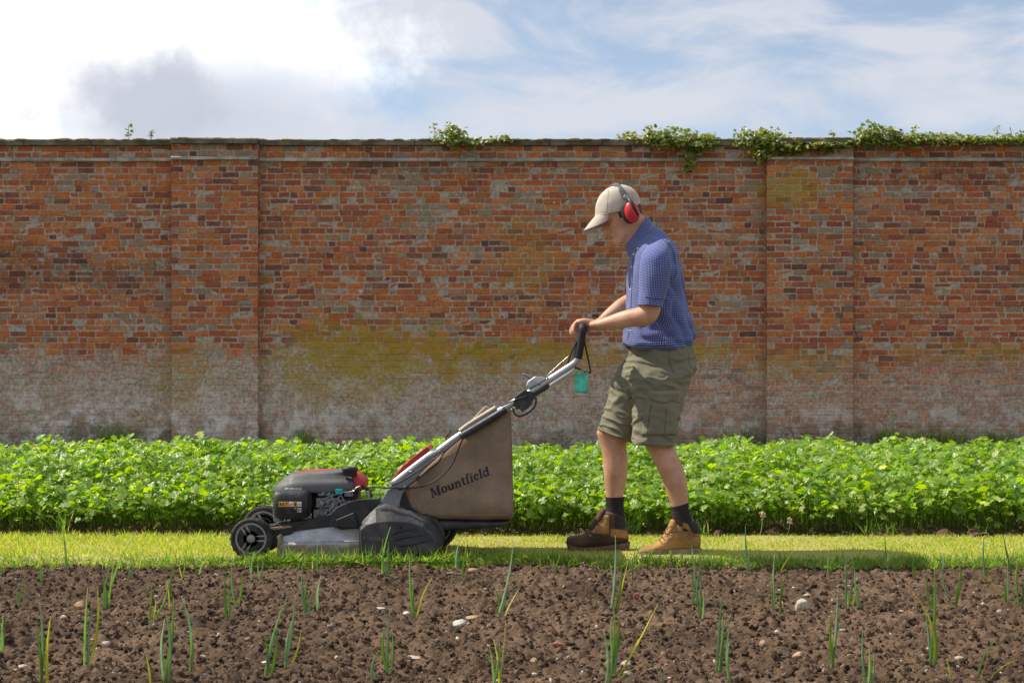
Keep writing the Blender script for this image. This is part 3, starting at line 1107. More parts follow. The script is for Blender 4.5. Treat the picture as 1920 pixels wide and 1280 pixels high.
mb = MB()
mb.add(*prism([(620, 986), (620, 964), (631, 951), (650, 942), (669, 936.5), (712, 934), (713, 944), (700, 953), (684, 968), (676, 985), (672, 990), (640, 993)], NY - .006, NY + .016))
sh = mb.build('side_shield', M_black, mow, bevel=0.003)
mb = MB()
mb.add(*prism([(629, 988), (630, 974), (664, 960), (664, 964), (672, 989)], NY - .03, NY))
mb.build('shield_rib', M_black, sh, bevel=0.004)
mb = MB()
mb.add(*prism([(505, 985), (520, 982), (590, 972), (625, 961), (690, 956), (690, 972), (640, 985), (540, 996), (505, 997)], NY + .03, FY - .03))
mb.build('belt_guard', M_black, mow, bevel=0.004)

# engine
YC = 0.1
mb = MB()
e = 3.2
mb.add(*loft([(523, 920, 668, 920, YC, .145, 0, e), (516, 919, 684, 917, YC, .155, 0, e), (518, 911, 687, 908, YC, .155, 0, e), (524, 904, 680, 899, YC, .15, 0, e), (534, 896, 664, 894, YC, .137, 0, e), (543, 888.5, 654, 887, YC, .125, 0, e), (552, 885, 651, 882, YC, .112, 0, e), (590, 882, 640, 879, YC, .06, 0, e)], k=3, n=56))
eng = mb.build('engine_cover', M_shroud, mow)
mb = MB()
mb.add(*loft([(544, 890, 655, 888, YC + .045, .1, 0, 3), (546, 887, 655, 884, YC + .045, .1, 0, 3), (558, 883, 652, 880.5, YC + .045, .088, 0, 3), (580, 880.5, 645, 879, YC + .045, .06, 0, 3), (600, 879, 636, 878.5, YC + .045, .03, 0, 3)], k=3, n=48))
mb.add(*loft([(667, 914, 686, 914, YC - .01, .12, 0, 4), (666, 905, 688.5, 905, YC - .01, .12, 0, 4), (664, 896, 686, 897, YC - .01, .115, 0, 4), (655, 884, 674, 886, YC - .01, .1, 0, 4)], k=3, n=40))
mb.build('red_top', M_red, eng)
mb = MB()
c = P(656, 884, -.01)
Rg = []
for rz, zz in ((.028, -.02), (.033, -.016), (.033, .002), (.036, .004), (.036, .019), (.032, .022), (.002, .022)):
    Rg.append([((c.x + (rz + (.0012 if j % 2 and rz > .03 else 0)) * math.cos(2 * math.pi * j / 40)), c.y + rz * math.sin(2 * math.pi * j / 40), c.z + zz) for j in range(40)])
mb.add(*rings_mesh(Rg, True))
mb.build('fuel_cap', M_black, mow)
mb = MB()
e = 5
mb.add(*loft([(530, 971, 570, 971, -.05, .06, 0, e), (519, 967, 579, 967, -.055, .072, 0, e), (515, 955, 583, 955, -.06, .08, 0, e), (514, 935, 584, 935, -.06, .08, 0, e), (516, 923, 582, 923, -.055, .074, 0, e), (520, 918, 576, 917, -.05, .06, 0, e)], k=3, n=48))
airb = mb.build('silencer_box', M_black, mow)
bvA = bvh_of(airb)


def sticker(x0, y0, x1, y1, m, nm, parent, bvh, off=.0012, th=.0012):
    v, f = patch(bvh, [(x0, y0), (x1, y0), (x1, y1), (x0, y1)], off, th, 6, 3)
    q = MB()
    q.add(v, f)
    return q.build(nm, m, parent, smooth=False)


sticker(525, 938.5, 568, 948, M_yellow, 'warning_sticker', airb, bvA)
wh = [sticker(545.5, 939, 552.5, 947.5, M_white, 'white_panel', airb, bvA, .0022, .001), sticker(560.5, 939, 567.5, 947.5, M_white, 'white_panel', airb, bvA, .0022, .001)]
sticker(560, 950.5, 567.5, 958.5, M_white, 'small_sticker', airb, bvA)
sticker(554, 950.5, 558, 952, M_white, 'small_print', airb, bvA)
mb = MB()
for i, (a, b, c_, d) in enumerate(((527, 940.5, 530, 946), (532, 940.5, 535, 946), (537, 940.5, 543.5, 942), (537, 943.5, 542, 945), (547, 940.5, 551, 946), (554.5, 940.5, 558.5, 946.5), (562, 940.5, 566, 946), (561.5, 952, 563.5, 957), (564.5, 953, 566, 956))):
    mb.add(*patch(bvA, [(a, b), (c_, b), (c_, d), (a, d)], .0032, .001, 2, 2))
mb.build('pictograms', M_dark, airb, smooth=False)
mb = MB()
bvE = bvh_of(eng)
for a, b in ((530, 538), (539.5, 548), (549.5, 556), (557.5, 563)):
    mb.add(*patch(bvE, [(a, 916.5), (b, 916.0), (b, 918), (a, 918.5)], .0012, .001, 2, 2))
mb.build('pale_marks', M_white, eng, smooth=False)

mb = MB()
for x0, y0, x1, y1, d0, d1 in ((584, 915, 668, 985, .0, .2), ):
    mb.add(*prism([(x0, y0), (x1, y0), (x1, y1), (x0, y1)], d0, d1))
core = mb.build('engine_block', M_dark, mow)
mb = MB()
rr = random.Random(3)
for x0, y0, x1, y1, d in ((593, 933, 632, 951, -.03), (600, 953, 622, 966, -.025), (596, 921, 626, 929, -.04), (618, 948, 634, 962, -.045), (588, 955, 600, 972, -.03), (606, 968, 626, 982, -.03), (600, 985, 640, 992, -.02), (640, 942, 656, 960, -.02), (646, 914, 662, 930, -.03)):
    mb.add(*prism([(x0, y0 + 1), (x0 + 2, y0), (x1, y0), (x1, y1 - 2), (x1 - 3, y1), (x0, y1)], d, .05))
for x, y_, r_ in ((604, 941, 5.5), (615, 940, 4), (625, 944, 5), (611, 959, 4), (606, 925, 3.5), (617, 924, 3), (594, 966, 3.5), (650, 950, 5), (626, 955, 3)):
    c = P(x, y_, -.05)
    q = r_ / 405
    mb.add(*lathe_y((c.x, -.05, c.z), [(q * .4, -.004), (q * .75, -.006), (q, 0), (q, .03), (.001, .03)], 14))
for k in range(7):
    mb.add(*ptube([(rr.uniform(590, 640), rr.uniform(920, 980)), (rr.uniform(600, 655), rr.uniform(925, 975)), (rr.uniform(610, 660), rr.uniform(920, 965))], -.055, .0025, k=4, n=6))
mb.build('carburettor', M_engine, core, bevel=0.002)
mb = MB()
mb.add(*prism([(629, 917), (642, 917), (642, 926), (629, 926)], -.075, -.06))
mb.build('clip', M_teal, core, bevel=.001)
mb = MB()
mb.add(*ptube([(642, 922), (655, 922), (664, 919), (668, 914), (676, 911)], -.068, .003, k=5, n=8))
mb.build('control_cable', M_steel, core)
mb = MB()
mb.add(*prism([(511, 950), (515, 948), (516, 966), (526, 972), (526, 977), (513, 978)], -.09, .02))
mb.build('exhaust_bracket', M_alloy, core, bevel=.003)
mb = MB()
mb.add(*ptube([(524, 974), (532, 975)], -.07, .005, k=1, n=10))
mb.add(*ptube([(535, 978), (539, 970)], -.08, .004, k=1, n=8))
mb.build('exhaust_stub', M_tan, core)
mb = MB()
mb.add(*loft([(543, 979, 566, 978, -.03, .03), (546, 972, 561, 971, -.03, .025), (552, 968, 557, 968, -.03, .005)], n=16))
mb.build('oil_filler', M_greenp, core)
mb = MB()
mb.add(*ptube([(664, 925), (664, 915), (672, 911), (684, 913), (692, 922), (696, 932)], -.02, .008, k=5, n=10))
mb.build('pull_start_guide', M_wire, core)
mb = MB()
mb.add(*ptube([(690, 921), (692, 932)], -.05, .006, k=1, n=10))
for i in range(6):
    c = P(690 + i * .4, 921 + i * 2, -.05)
    mb.add(*ball(c, (.008, .008, .0035), 10, 6))
mb.build('spring', M_steel, core)

# handle
TY, TF = NY + .012, FY - .012
grip_top = (1092, 621)
tpts = [(735, 908), (800, 858), (822, 845), (870, 811), (955, 760), (1000, 731.5), (1058, 694), (1076, 681.5), (1083, 672), (1086, 660), (1091, 628), (1092, 620)]
sf = F / (CD + TY)


def side(pts, yv, dz=0.0, sx=0.0):
    return [Vector((P(a, b, TY).x + sx, yv, P(a, b, TY).z + dz)) for a, b in pts]


tr_ = 0.0165
mb = MB()
mb.add(*tube(side(tpts[:9], TY), tr_, k=6, n=16))
hd = mb.build('handle_tube', M_tube, mow)
mb = MB()
mb.add(*tube(side(tpts[:9], TF, -.028, .012), tr_, k=6, n=16))
mb.build('handle_tube', M_tube, mow)
a, b = side(tpts[8:], TY), side(tpts[8:], TF, -.006, .006)
top_a, top_b = a[-1], b[-1]
mb = MB()
mb.add(*tube(a[:-1] + [top_a + Vector((.001, .004, .012)), top_a + Vector((.002, .03, .018)), (top_a + top_b) / 2 + Vector((.002, 0, .018)), top_b + Vector((.002, -.03, .018)), top_b + Vector((.001, -.004, .012))] + b[:-1][::-1], .0185, k=5, n=16))
bar = mb.build('hand_grip', M_grip, mow)
GX, GZ = ((top_a + top_b) / 2 + Vector((.002, 0, .018))).x, (top_a.z + top_b.z) / 2 + .018
for yy in (TF, TY):
    mb = MB()
    mb.add(*prism([(712, 948), (716, 935), (724, 922), (736, 905), (752, 890), (775, 873), (798, 854), (815, 840), (828, 838), (832, 845), (814, 861), (792, 884), (771, 905), (755, 924), (749, 945), (748, 960), (735, 962), (716, 955)], yy - .012, yy + .012))
    br = mb.build('handle_bracket', M_brkt, mow, bevel=.005, seg=3)
for x, y_ in ((732, 917), (721, 915), (759, 912), (770, 884)):
    mb = MB()
    mb.add(*ball(P(x, y_, TY - .016), (.006, .004, .006), 10, 6))
    mb.build('bolt', M_steel, br)
mb = MB()
mb.add(*prism([(729, 908), (738, 893), (758, 869), (799, 837), (806, 842), (780, 866), (752, 890), (737, 905)], TY + .03, TF - .03))
mb.add(*prism([(758, 873), (765, 864), (768, 866), (763, 872)], TY + .02, TF - .02))
mb.build('discharge_flap', M_red, mow, bevel=.005)
mb = MB()
mb.add(*prism([(748, 920), (756, 916), (770, 948), (779, 962), (772, 962), (752, 945)], TY, TF))
mb.build('chute_frame', M_wire, mow, bevel=.003)

# grass bag
e = 7
YB, RB = (NY + FY) / 2, .20
mb = MB()
mb.add(*loft([(756, 914, 763, 936, YB, RB * .93, 0, e), (762, 905, 770, 948, YB, RB * .97, 0, e), (780, 887, 786, 958, YB, RB, 0, e), (803, 866, 804, 967, YB, RB * 1.03, 0, e), (862, 812, 862, 970, YB, RB * 1.06, 0, e), (905, 783, 905, 971, YB, RB * 1.07, 0, e), (935, 764, 936, 971, YB, RB * 1.05, 0, e), (953, 757, 957, 970, YB, RB * 1.02, 0, e), (958, 768, 963, 962, YB, RB * .96, 0, e)], k=5, n=72,
             fn=lambda p: p + Vector((0, 0.012 * noise.noise(p * 5) + .005 * noise.noise(Vector((p.x * 13 - p.z * 9, p.y * 9, p.z * 8))), .003 * noise.noise(p * 6 + Vector((9, 0, 0)))))))
bag = mb.build('grass_bag', M_canvas, mow)
bvB = bvh_of(bag)
mb = MB()
mb.add(*loft([(778, 956, 782, 962, YB, RB * .95, 0, 6), (805, 966, 815, 985, YB, RB * 1.0, 0, 6), (840, 968, 845, 988, YB, RB, 0, 6), (930, 970, 930, 982, YB, RB, 0, 6), (957, 970, 950, 977, YB, RB * .95, 0, 6)], k=3, n=40))
mb.build('bag_pan', M_black, bag)
mb = MB()
mb.add(*ptube([(863, 819), (868, 816), (905, 794), (943, 771), (949, 767)], TY - .022, [(.014, .016), (.0175, .018), (.0175, .018), (.0175, .018), (.014, .016)], k=4, n=14))
mb.build('bag_rail', M_black, bag)
mb = MB()  # strip along the top of the bag, painted pale as if sunlit
mb.add(*ptube([(862, 808), (878, 796), (905, 779), (930, 764)], TY + .004, [(.011, .02)] * 4, k=4, n=12))
mb.build('bag_lit_edge', M_canlt, bag)
mb = MB()
mb.add(*ptube([(888, 786), (898, 775), (910, 763), (914, 764), (918, 770)], TY + .12, .0045, k=5, n=8))
mb.build('bag_handle', M_canlt, bag)

for line in ([(957, 775), (959.5, 830), (961, 900), (961, 955)], [(806, 963), (860, 966), (920, 966), (955, 966)], [(770, 908), (776, 930), (783, 954)]):
    mb = MB()
    mb.add(*tube([cast(bvB, P(a, b_, -.11), .0006) for a, b_ in resample(line, 8)], .0017, k=1, n=6))
    mb.build('stitched_edge', M_tan, bag)
# lettering on the bag: slab serif capitals drawn with broad and fine strokes
LT = {
    'M': (1.22, [([(.03, 0), (.36, 0)], .1), ([(.2, .05), (.2, .93)], .1), ([(.03, .97), (.33, .97)], .1), ([(.27, .95), (.6, .1)], .21), ([(.6, .12), (.9, .95)], .08), ([(.95, .05), (.95, .93)], .22), ([(.85, .97), (1.17, .97)], .1), ([(.76, 0), (1.16, 0)], .1)]),
    'o': (.72, 'bowl'),
    'u': (.8, [([(.03, .66), (.2, .66)], .08), ([(.18, .62), (.18, .25), (.24, .09), (.38, .05), (.5, .12), (.56, .2)], .17), ([(.46, .66), (.62, .66)], .08), ([(.6, .65), (.6, .03)], .2), ([(.6, .02), (.76, .04)], .08)]),
    'n': (.8, [([(.03, .66), (.2, .64)], .08), ([(.2, .65), (.2, .03)], .2), ([(.06, .02), (.34, .02)], .08), ([(.24, .46), (.36, .6), (.5, .6), (.59, .48), (.6, .3), (.6, .03)], .16), ([(.46, .02), (.75, .02)], .08)]),
    't': (.48, [([(.22, .88), (.22, .2), (.3, .06), (.42, .1)], .18), ([(.03, .64), (.42, .64)], .09)]),
    'f': (.48, [([(.46, .9), (.36, 1.0), (.25, .9), (.22, .7), (.22, .03)], .17), ([(.03, .64), (.42, .64)], .09), ([(.06, .02), (.4, .02)], .08)]),
    'i': (.4, [([(.2, .65), (.2, .03)], .2), ([(.05, .66), (.2, .65)], .08), ([(.05, .02), (.36, .02)], .08), ([(.2, .82), (.2, .98)], .18)]),
    'e': (.66, [([(.12, .37), (.52, .37)], .08), ([(.54, .38), (.52, .54), (.4, .65), (.28, .64), (.15, .5), (.13, .32), (.18, .14), (.32, .03), (.46, .06), (.57, .16)], .14)]),
    'l': (.4, [([(.2, 1.0), (.2, .03)], .2), ([(.05, 1.0), (.2, .99)], .08), ([(.05, .02), (.36, .02)], .08)]),
    'd': (.8, [([(.58, 1.0), (.58, .03)], .2), ([(.42, 1.0), (.58, .99)], .08), ([(.58, .02), (.74, .04)], .08), ([(.5, .58), (.36, .66), (.2, .58), (.13, .34), (.2, .1), (.34, .03), (.5, .12)], .15)]),
}
mb = MB()
ang = math.radians(21.2)
x_ = 0.0
U = 17.6
k_ = 0
for ch in 'Mountfield':
    wd, sts = LT[ch]
    if sts == 'bowl':
        sts = [([(.36 + .24 * math.cos(t), .34 + .3 * math.sin(t)) for t in np.linspace(0, 2 * math.pi, 17)], 'b')]
    for pts, wi in sts:
        dense = resample([(p[0], p[1]) for p in pts], 4)
        Lp, Rp = [], []
        for i, p in enumerate(dense):
            d = dense[min(i + 1, len(dense) - 1)] - dense[max(i - 1, 0)]
            d = d / (np.linalg.norm(d) + 1e-9)
            w_ = wi
            if wi == 'b': w_ = .09 + .13 * abs(d[1])
            nrm_ = np.array([-d[1], d[0]]) * w_ / 2
            for lst, q in ((Lp, p + nrm_), (Rp, p - nrm_)):
                gx, gy = (x_ + q[0]) * U, q[1] * U
                lst.append((808.5 + gx * math.cos(ang) + gy * -math.sin(ang) * .25 - gy * .12, 932.5 - gx * math.sin(ang) - gy * math.cos(ang)))
        k_ += 1
        off = .0014 + .00012 * (k_ % 9)
        vs = [tuple(cast(bvB, P(q[0], q[1], -.11), off)) for q in Lp] + [tuple(cast(bvB, P(q[0], q[1], -.11), off)) for q in Rp]
        m_ = len(Lp)
        mb.add(vs, [(i, i + 1, m_ + i + 1, m_ + i) for i in range(m_ - 1)])
    x_ += wd
mb.build('bag_lettering', M_letter, bag, smooth=False)

# controls on the handle
mb = MB()
mb.add(*prism([(961, 759), (966, 743), (982, 730), (1000, 735), (1004, 742), (1000, 751), (970, 768)], TY - .024, TY + .024))
cl = mb.build('handle_clamp', M_black, mow, bevel=.005)
mb = MB()
mb.add(*ptube([(962, 764), (964, 774), (972, 780), (982, 778), (994, 771), (1003, 761), (1005, 748), (1000, 742)], TY - .012, .0048, k=5, n=8))
mb.add(*prism([(974, 767), (978, 756), (992, 748), (999, 755), (990, 766), (980, 772)], TY - .03, TY + .0))
mb.build('clamp_lever', M_black, cl, bevel=.002)
mb = MB()
mb.add(*prism([(986, 723), (990, 714), (1004, 705), (1022, 707), (1026, 711), (992, 729)], TY - .02, TY + .035))
th = mb.build('throttle_housing', M_tube, mow, bevel=.005)
mb = MB()
mb.add(*ptube([(1004, 713), (990, 705), (980, 701)], TY + .005, [(.007, .004), (.006, .008), (.004, .007)], k=3, n=10))
mb.build('throttle_lever', M_brkt, th)
mb = MB()
mb.add(*prism([(1001, 738), (1026, 719), (1031, 721), (1029, 728), (1004, 743)], TY - .016, TY + .016))
mb.build('cable_clip', M_black, mow, bevel=.004)
for x, y_ in ((1012, 720), (1027, 709), (824, 846)):
    mb = MB()
    mb.add(*ball(P(x, y_, TY - .016), (.0055, .004, .0055), 10, 6))
    mb.build('screw', M_brkt, mow)
mb = MB()
for yy in (TY - .004, TF - .02):
    mb.add(*ptube([(1089, 627), (1079, 645), (1070, 664), (1063, 686), (1060, 694)], yy, .0042, k=4, n=8))
    mb.add(*ptube([(1096, 640), (1100, 660), (1107, 695), (1104, 698), (1097, 696), (1085, 691), (1075, 687)], yy, .0042, k=4, n=8))
mb.add(*tube([P(1089, 627, TY - .004), P(1088.5, 627, .1), P(1088, 627, TF - .02)], .0042, k=3, n=8))
bl = mb.build('drive_bail', M_wire, mow)
mb = MB()
mb.add(*ptube([(1070, 664), (1048, 683), (1024, 706)], TY, .0022, k=3, n=6))
mb.build('bail_cable', M_steel, bl)
mb = MB()
cb = TY - .03
for pts in ([(872, 813), (861, 838), (849, 868), (830, 890), (806, 906), (778, 914), (744, 915), (700, 913), (684, 914)], [(864, 820), (848, 833), (800, 871), (760, 897), (735, 909)], [(990, 742), (960, 752), (940, 762)], [(868, 818), (835, 846), (820, 868), (790, 892), (760, 914), (748, 918)]):
    mb.add(*ptube(pts, cb, .0032, k=5, n=8))
mb.add(*ptube([(835, 823), (845, 806)], .02, .004, k=1, n=8))
mb.build('control_cable', M_wire, mow)

M_tag = mat('green_card', (0.05, 0.55, 0.33), 0.4, 0.25, 30, 0, dirt=(0.35, 0.6, 0.5), dsc=40, damt=0.35)
tg = empty('paper_tag', P(1089, 700, TY), 'small green card tag hanging from the mower handle by a wire', 'tag')


def sheet(x0, x1, y0, y1, yy, bend, m, nm, th=.0015):
    nu, nv = 8, 12
    v, f = [], []
    for s in (0, 1):
        for i in range(nv + 1):
            for j in range(nu + 1):
                u, w_ = j / nu, i / nv
                p = P(x0 + (x1 - x0) * u + 1.5 * w_ + bend * math.sin(w_ * 5) * 100, y0 + (y1 - y0) * w_ + (2.5 * u * u if i == nv else 0) + (1.5 * (2 * u - 1) ** 4 if i == 0 else 0), yy)
                v.append((p.x, p.y + s * th + .006 * math.sin(w_ * 4 + u * 2), p.z))
    n_ = (nu + 1) * (nv + 1)
    for i in range(nv):
        for j in range(nu):
            a = i * (nu + 1) + j
            f += [(a, a + 1, a + nu + 2, a + nu + 1), (n_ + a + nu + 1, n_ + a + nu + 2, n_ + a + 1, n_ + a)]
    rim = [j for j in range(nu + 1)] + [i * (nu + 1) + nu for i in range(1, nv + 1)] + [nv * (nu + 1) + j for j in range(nu - 1, -1, -1)] + [i * (nu + 1) for i in range(nv - 1, 0, -1)]
    for a, b in zip(rim, rim[1:] + rim[:1]): f.append((a, a + n_, b + n_, b))
    q = MB()
    q.add(v, f)
    return q.build(nm, m, tg)


sheet(1076.5, 1101, 699, 735, TY - .012, .006, M_tag, 'card')
sheet(1078, 1100, 722, 739.5, TY - .006, .006, M_white, 'backing_paper')
mb = MB()
mb.add(*ptube([(1089, 702), (1087, 697), (1093, 693), (1099, 697), (1103, 699), (1102, 706)], TY - .008, .0022, k=4, n=6))
mb.add(*ptube([(1090, 694), (1092, 699), (1096, 693), (1100, 698)], TY - .012, .0018, k=4, n=6))
mb.build('wire_tie', M_steel, tg)

# ------------------------------------------------------------------ the person
M_skin, t, b, out = mat_new('skin')
co = t.nodes.new('ShaderNodeTexCoord').outputs['Object']
cs = mix_c(t, mrange(t, tnoise(t, co, 16, 5), 0.3, 0.7), (0.54, 0.275, 0.16), (0.68, 0.39, 0.25))
cs = mix_c(t, mrange(t, tnoise(t, co, 160, 3), 0.5, 0.75, 0, .35), cs, (0.36, 0.16, 0.1))
t.links.new(cs, b.inputs['Base Color'])
b.inputs['Roughness'].default_value = 0.5
b.inputs['Specular IOR Level'].default_value = 0.35
b.inputs['Subsurface Weight'].default_value = 0.12
b.inputs['Subsurface Radius'].default_value = (0.012, 0.004, 0.002)
b.inputs['Subsurface Scale'].default_value = 0.5
bp = N(t, 'ShaderNodeBump', i_Strength=0.15, i_Distance=0.001)
t.links.new(tnoise(t, co, 260, 4), bp.inputs['Height'])
t.links.new(bp.outputs[0], b.inputs['Normal'])

M_shirt, t, b, out = mat_new('checked_cotton')
uvn = t.nodes.new('ShaderNodeTexCoord').outputs['UV']
sp = t.nodes.new('ShaderNodeSeparateXYZ')
t.links.new(uvn, sp.inputs[0])


def stripes(o, pitch, wdt):
    fr = math_n(t, 'FRACT', math_n(t, 'DIVIDE', o, pitch), 0)
    d = math_n(t, 'ABSOLUTE', math_n(t, 'SUBTRACT', fr, 0.5), 0)
    return mrange(t, d, wdt + .06, wdt - .04)


PITCH = 0.0078
su, sv = stripes(sp.outputs['X'], PITCH, .085), stripes(sp.outputs['Y'], PITCH, .085)
co = t.nodes.new('ShaderNodeTexCoord').outputs['Object']
base = mix_c(t, mrange(t, tnoise(t, co, 9, 4), 0.3, 0.7), (0.013, 0.032, 0.16), (0.022, 0.052, 0.245))
one = math_n(t, 'MAXIMUM', su, sv)
both = math_n(t, 'MULTIPLY', su, sv)
cc = mix_c(t, math_n(t, 'MULTIPLY', one, .46), base, (0.6, 0.62, 0.82))
cc = mix_c(t, math_n(t, 'MULTIPLY', both, .8), cc, (0.8, 0.8, 0.88))
t.links.new(cc, b.inputs['Base Color'])
b.inputs['Roughness'].default_value = 0.9
b.inputs['Specular IOR Level'].default_value = 0.15
b.inputs['Sheen Weight'].default_value = 0.15
bp = N(t, 'ShaderNodeBump', i_Strength=0.25, i_Distance=0.004)
t.links.new(tnoise(t, co, 28, 5, .6, 1.2), bp.inputs['Height'])
t.links.new(bp.outputs[0], b.inputs['Normal'])

M_shorts = mat('olive_cotton', (0.205, 0.19, 0.125), 0.95, 0.16, 5, 0.5, 300, dirt=(0.21, 0.2, 0.135), dsc=6, damt=0.6)
M_seam = mat('olive_seam', (0.13, 0.125, 0.08), 0.95, 0.1, 20, 0.2, 200)
M_cap = mat('beige_cap_cotton', (0.58, 0.5, 0.41), 0.95, 0.1, 6, 0.4, 350, dirt=(0.38, 0.32, 0.25), dsc=10, damt=0.45)
M_sock = mat('dark_wool', (0.03, 0.022, 0.022), 1.0, 0.3, 30, 1.0, 220)
M_tanl = mat('tan_nubuck', (0.36, 0.185, 0.055), 0.8, 0.3, 12, 0.5, 160, dirt=(0.16, 0.095, 0.05), dsc=10, damt=0.75)
M_brnl = mat('dark_brown_leather', (0.075, 0.042, 0.025), 0.7, 0.35, 12, 0.4, 160, dirt=(0.24, 0.12, 0.04), dsc=10, damt=0.5)  # upper of the far boot, darker than the near one
M_pad = mat('black_padding', (0.03, 0.026, 0.03), 0.8, 0.2, 20, 0.4, 220)
M_sole = mat('brown_rubber_sole', (0.16, 0.085, 0.045), 0.8, 0.25, 14, 0.4, 120, dirt=(0.25, 0.2, 0.15), dsc=15, damt=0.5)
M_solg = mat('grey_dusty_sole', (0.22, 0.18, 0.145), 0.85, 0.3, 14, 0.4, 120, dirt=(0.1, 0.08, 0.06), dsc=15, damt=0.5)
M_lace = mat('lace', (0.2, 0.1, 0.035), 0.8, 0.3, 60, 0)
M_eyelet = mat('eyelet', (0.6, 0.5, 0.35), 0.3, 0.1, 60, 0, metal=0.9)
M_hair = mat('brown_hair', (0.05, 0.03, 0.018), 0.6, 0.4, 60, 0.9, 300)
M_cup = mat('red_ear_cup', (0.6, 0.03, 0.035), 0.35, 0.1, 10, 0.05, 150)
M_bandg = mat('slate_headband', (0.06, 0.066, 0.08), 0.6, 0.15, 15, 0.1, 200)
M_bandc = mat('grey_band_clip', (0.35, 0.36, 0.38), 0.4, 0.1, 15, 0)
M_button = mat('pearl_button', (0.75, 0.75, 0.72), 0.3, 0.05, 30, 0)
M_eye = mat('eyeball', (0.2, 0.17, 0.15), 0.2, 0.1, 40, 0)
M_lip = mat('lips', (0.42, 0.13, 0.11), 0.45, 0.15, 60, 0.1)

man = empty('person', (0.72, 0.08, 0), 'man in blue checked shirt, olive shorts and beige cap walking behind the lawn mower', 'person')
HY = 0.09                                            # mid plane of the head and trunk
NLY, FLY = 0.0, 0.17                                 # near and far leg
body = MB()

# head in its own frame (f forward, y across, z up), then bowed
HS = 1.07
TH = math.radians(33)
prof = [(.0, .080, .030, .022), (.007, .093, .010, .034), (.018, .096, -.022, .044), (.034, .089, -.052, .053), (.050, .091, -.066, .058), (.066, .0885, -.076, .062),
        (.085, .086, -.084, .066), (.104, .083, -.09, .070), (.118, .081, -.095, .072), (.134, .089, -.099, .0745), (.158, .088, -.102, .076), (.185, .078, -.098, .072), (.208, .056, -.08, .058), (.223, .03, -.055, .038), (.230, .0, -.03, .01)]
tipf, tipz = .117, .084
nose_w = P(1131, 438, HY)


def head(f, yy, z):
    f_, z_ = (f - tipf) * HS, (z - tipz) * HS
    return Vector((nose_w.x - f_ * math.cos(TH) - z_ * math.sin(TH), HY + yy * HS, nose_w.z - f_ * math.sin(TH) + z_ * math.cos(TH)))


hp = resample(prof, 4)
Rg = []
for z, f0, b0, w in hp:
    ring = []
    for j in range(40):
        a = 2 * math.pi * j / 40
        ca, sa = math.cos(a), math.sin(a)
        f = (f0 + b0) / 2 + (f0 - b0) / 2 * math.copysign(abs(ca) ** .9, ca)
        yy = w * math.copysign(abs(sa) ** .9, sa)
        if ca > 0:                                   # sockets
            for s in (-1, 1):
                d = ((yy - s * .032) / .016) ** 2 + ((z - .116) / .012) ** 2
                f -= .011 * math.exp(-d)
                d = ((yy - s * .045) / .02) ** 2 + ((z - .09) / .016) ** 2
                f += .004 * math.exp(-d)
        ring.append(tuple(head(f, yy, z)))
    Rg.append(ring)
body.add(*rings_mesh(Rg, True))
body.add(*tube([head(.082, 0, .13), head(.0915, 0, .112), head(.1015, 0, .095), head(.1035, 0, .083), head(.092, 0, .074), head(.082, 0, .074)], [.008, .0105, .0125, .0128, .0105, .009], k=4, n=12))
body.add(*tube([head(.08, 0, .126), head(.085, 0, .105), head(.087, 0, .085), head(.083, 0, .072)], [.008, .0125, .0155, .012], k=3, n=12))
for s in (-1, 1):
    body.add(*ball(head(.094, .0115 * s, .079), (.0085, .008, .0075), 12, 8))
    body.add(*tube([head(.085, s * .012, .131), head(.083, s * .032, .134), head(.068, s * .05, .13)], [.005, .007, .005], k=3, n=8))
    q = [head(-.012, s * .07, .13), head(-.02, s * .078, .122), head(-.024, s * .08, .105), head(-.014, s * .075, .085), head(-.006, s * .07, .078)]
    body.add(*tube(q, [.006, .008, .008, .008, .006], k=3, n=8))
body.add(*tube([head(.083, -.024, .053), head(.0925, -.01, .0565), head(.0945, 0, .056), head(.0925, .01, .0565), head(.083, .024, .053)], [.003, .005, .0055, .005, .003], k=3, n=8))
body.add(*tube([head(.082, -.022, .049), head(.0905, -.009, .046), head(.092, 0, .0455), head(.0905, .009, .046), head(.082, .022, .049)], [.003, .005, .006, .005, .003], k=3, n=8))
# neck and trunk
body.add(*loft([(1158, 428, 1200, 386, HY, .056), (1165, 448, 1206, 405, HY, .055), (1177, 470, 1218, 425, HY, .06), (1188, 495, 1245, 450, HY, .1), (1190, 520, 1262, 490, HY, .15), (1188, 560, 1276, 545, HY, .15), (1186, 620, 1288, 610, HY, .145), (1184, 660, 1296, 655, HY, .15), (1180, 700, 1296, 700, HY, .15), (1195, 730, 1270, 735, HY, .1)], k=4, n=32))


def limb(pts, **kw):
    """(px, py, y, r or (r_inplane, r_y))"""
    body.add(*tube([P(a, b_, c) for a, b_, c, _ in pts], [r_ for *_, r_ in pts], **kw))


NAY, FAY = -.12, .30                                 # shoulders
limb([(1228, 478, NAY + .05, .04), (1229, 500, NAY - .02, .048), (1226, 530, NAY - .045, .05), (1222, 565, NAY - .055, .048), (1215, 588, NAY - .055, .047),
      (1200, 594, NAY - .05, .045), (1180, 597, NAY - .03, (.042, .04)), (1158, 601.5, NAY, (.036, .035)), (1136, 606.5, NAY + .025, (.028, .031)), (1119, 609.5, NAY + .045, (.023, .029))], k=4, n=20)
limb([(1228, 478, FAY - .05, .04), (1226, 500, FAY + .01, .048), (1218, 530, FAY + .02, .052), (1207, 555, FAY + .02, .047), (1190, 563, FAY, .044), (1168, 573, FAY - .02, (.04, .04)),
      (1145, 590, FAY - .05, (.033, .034)), (1134, 598.5, FAY - .062, (.028, .031))], k=4, n=20)


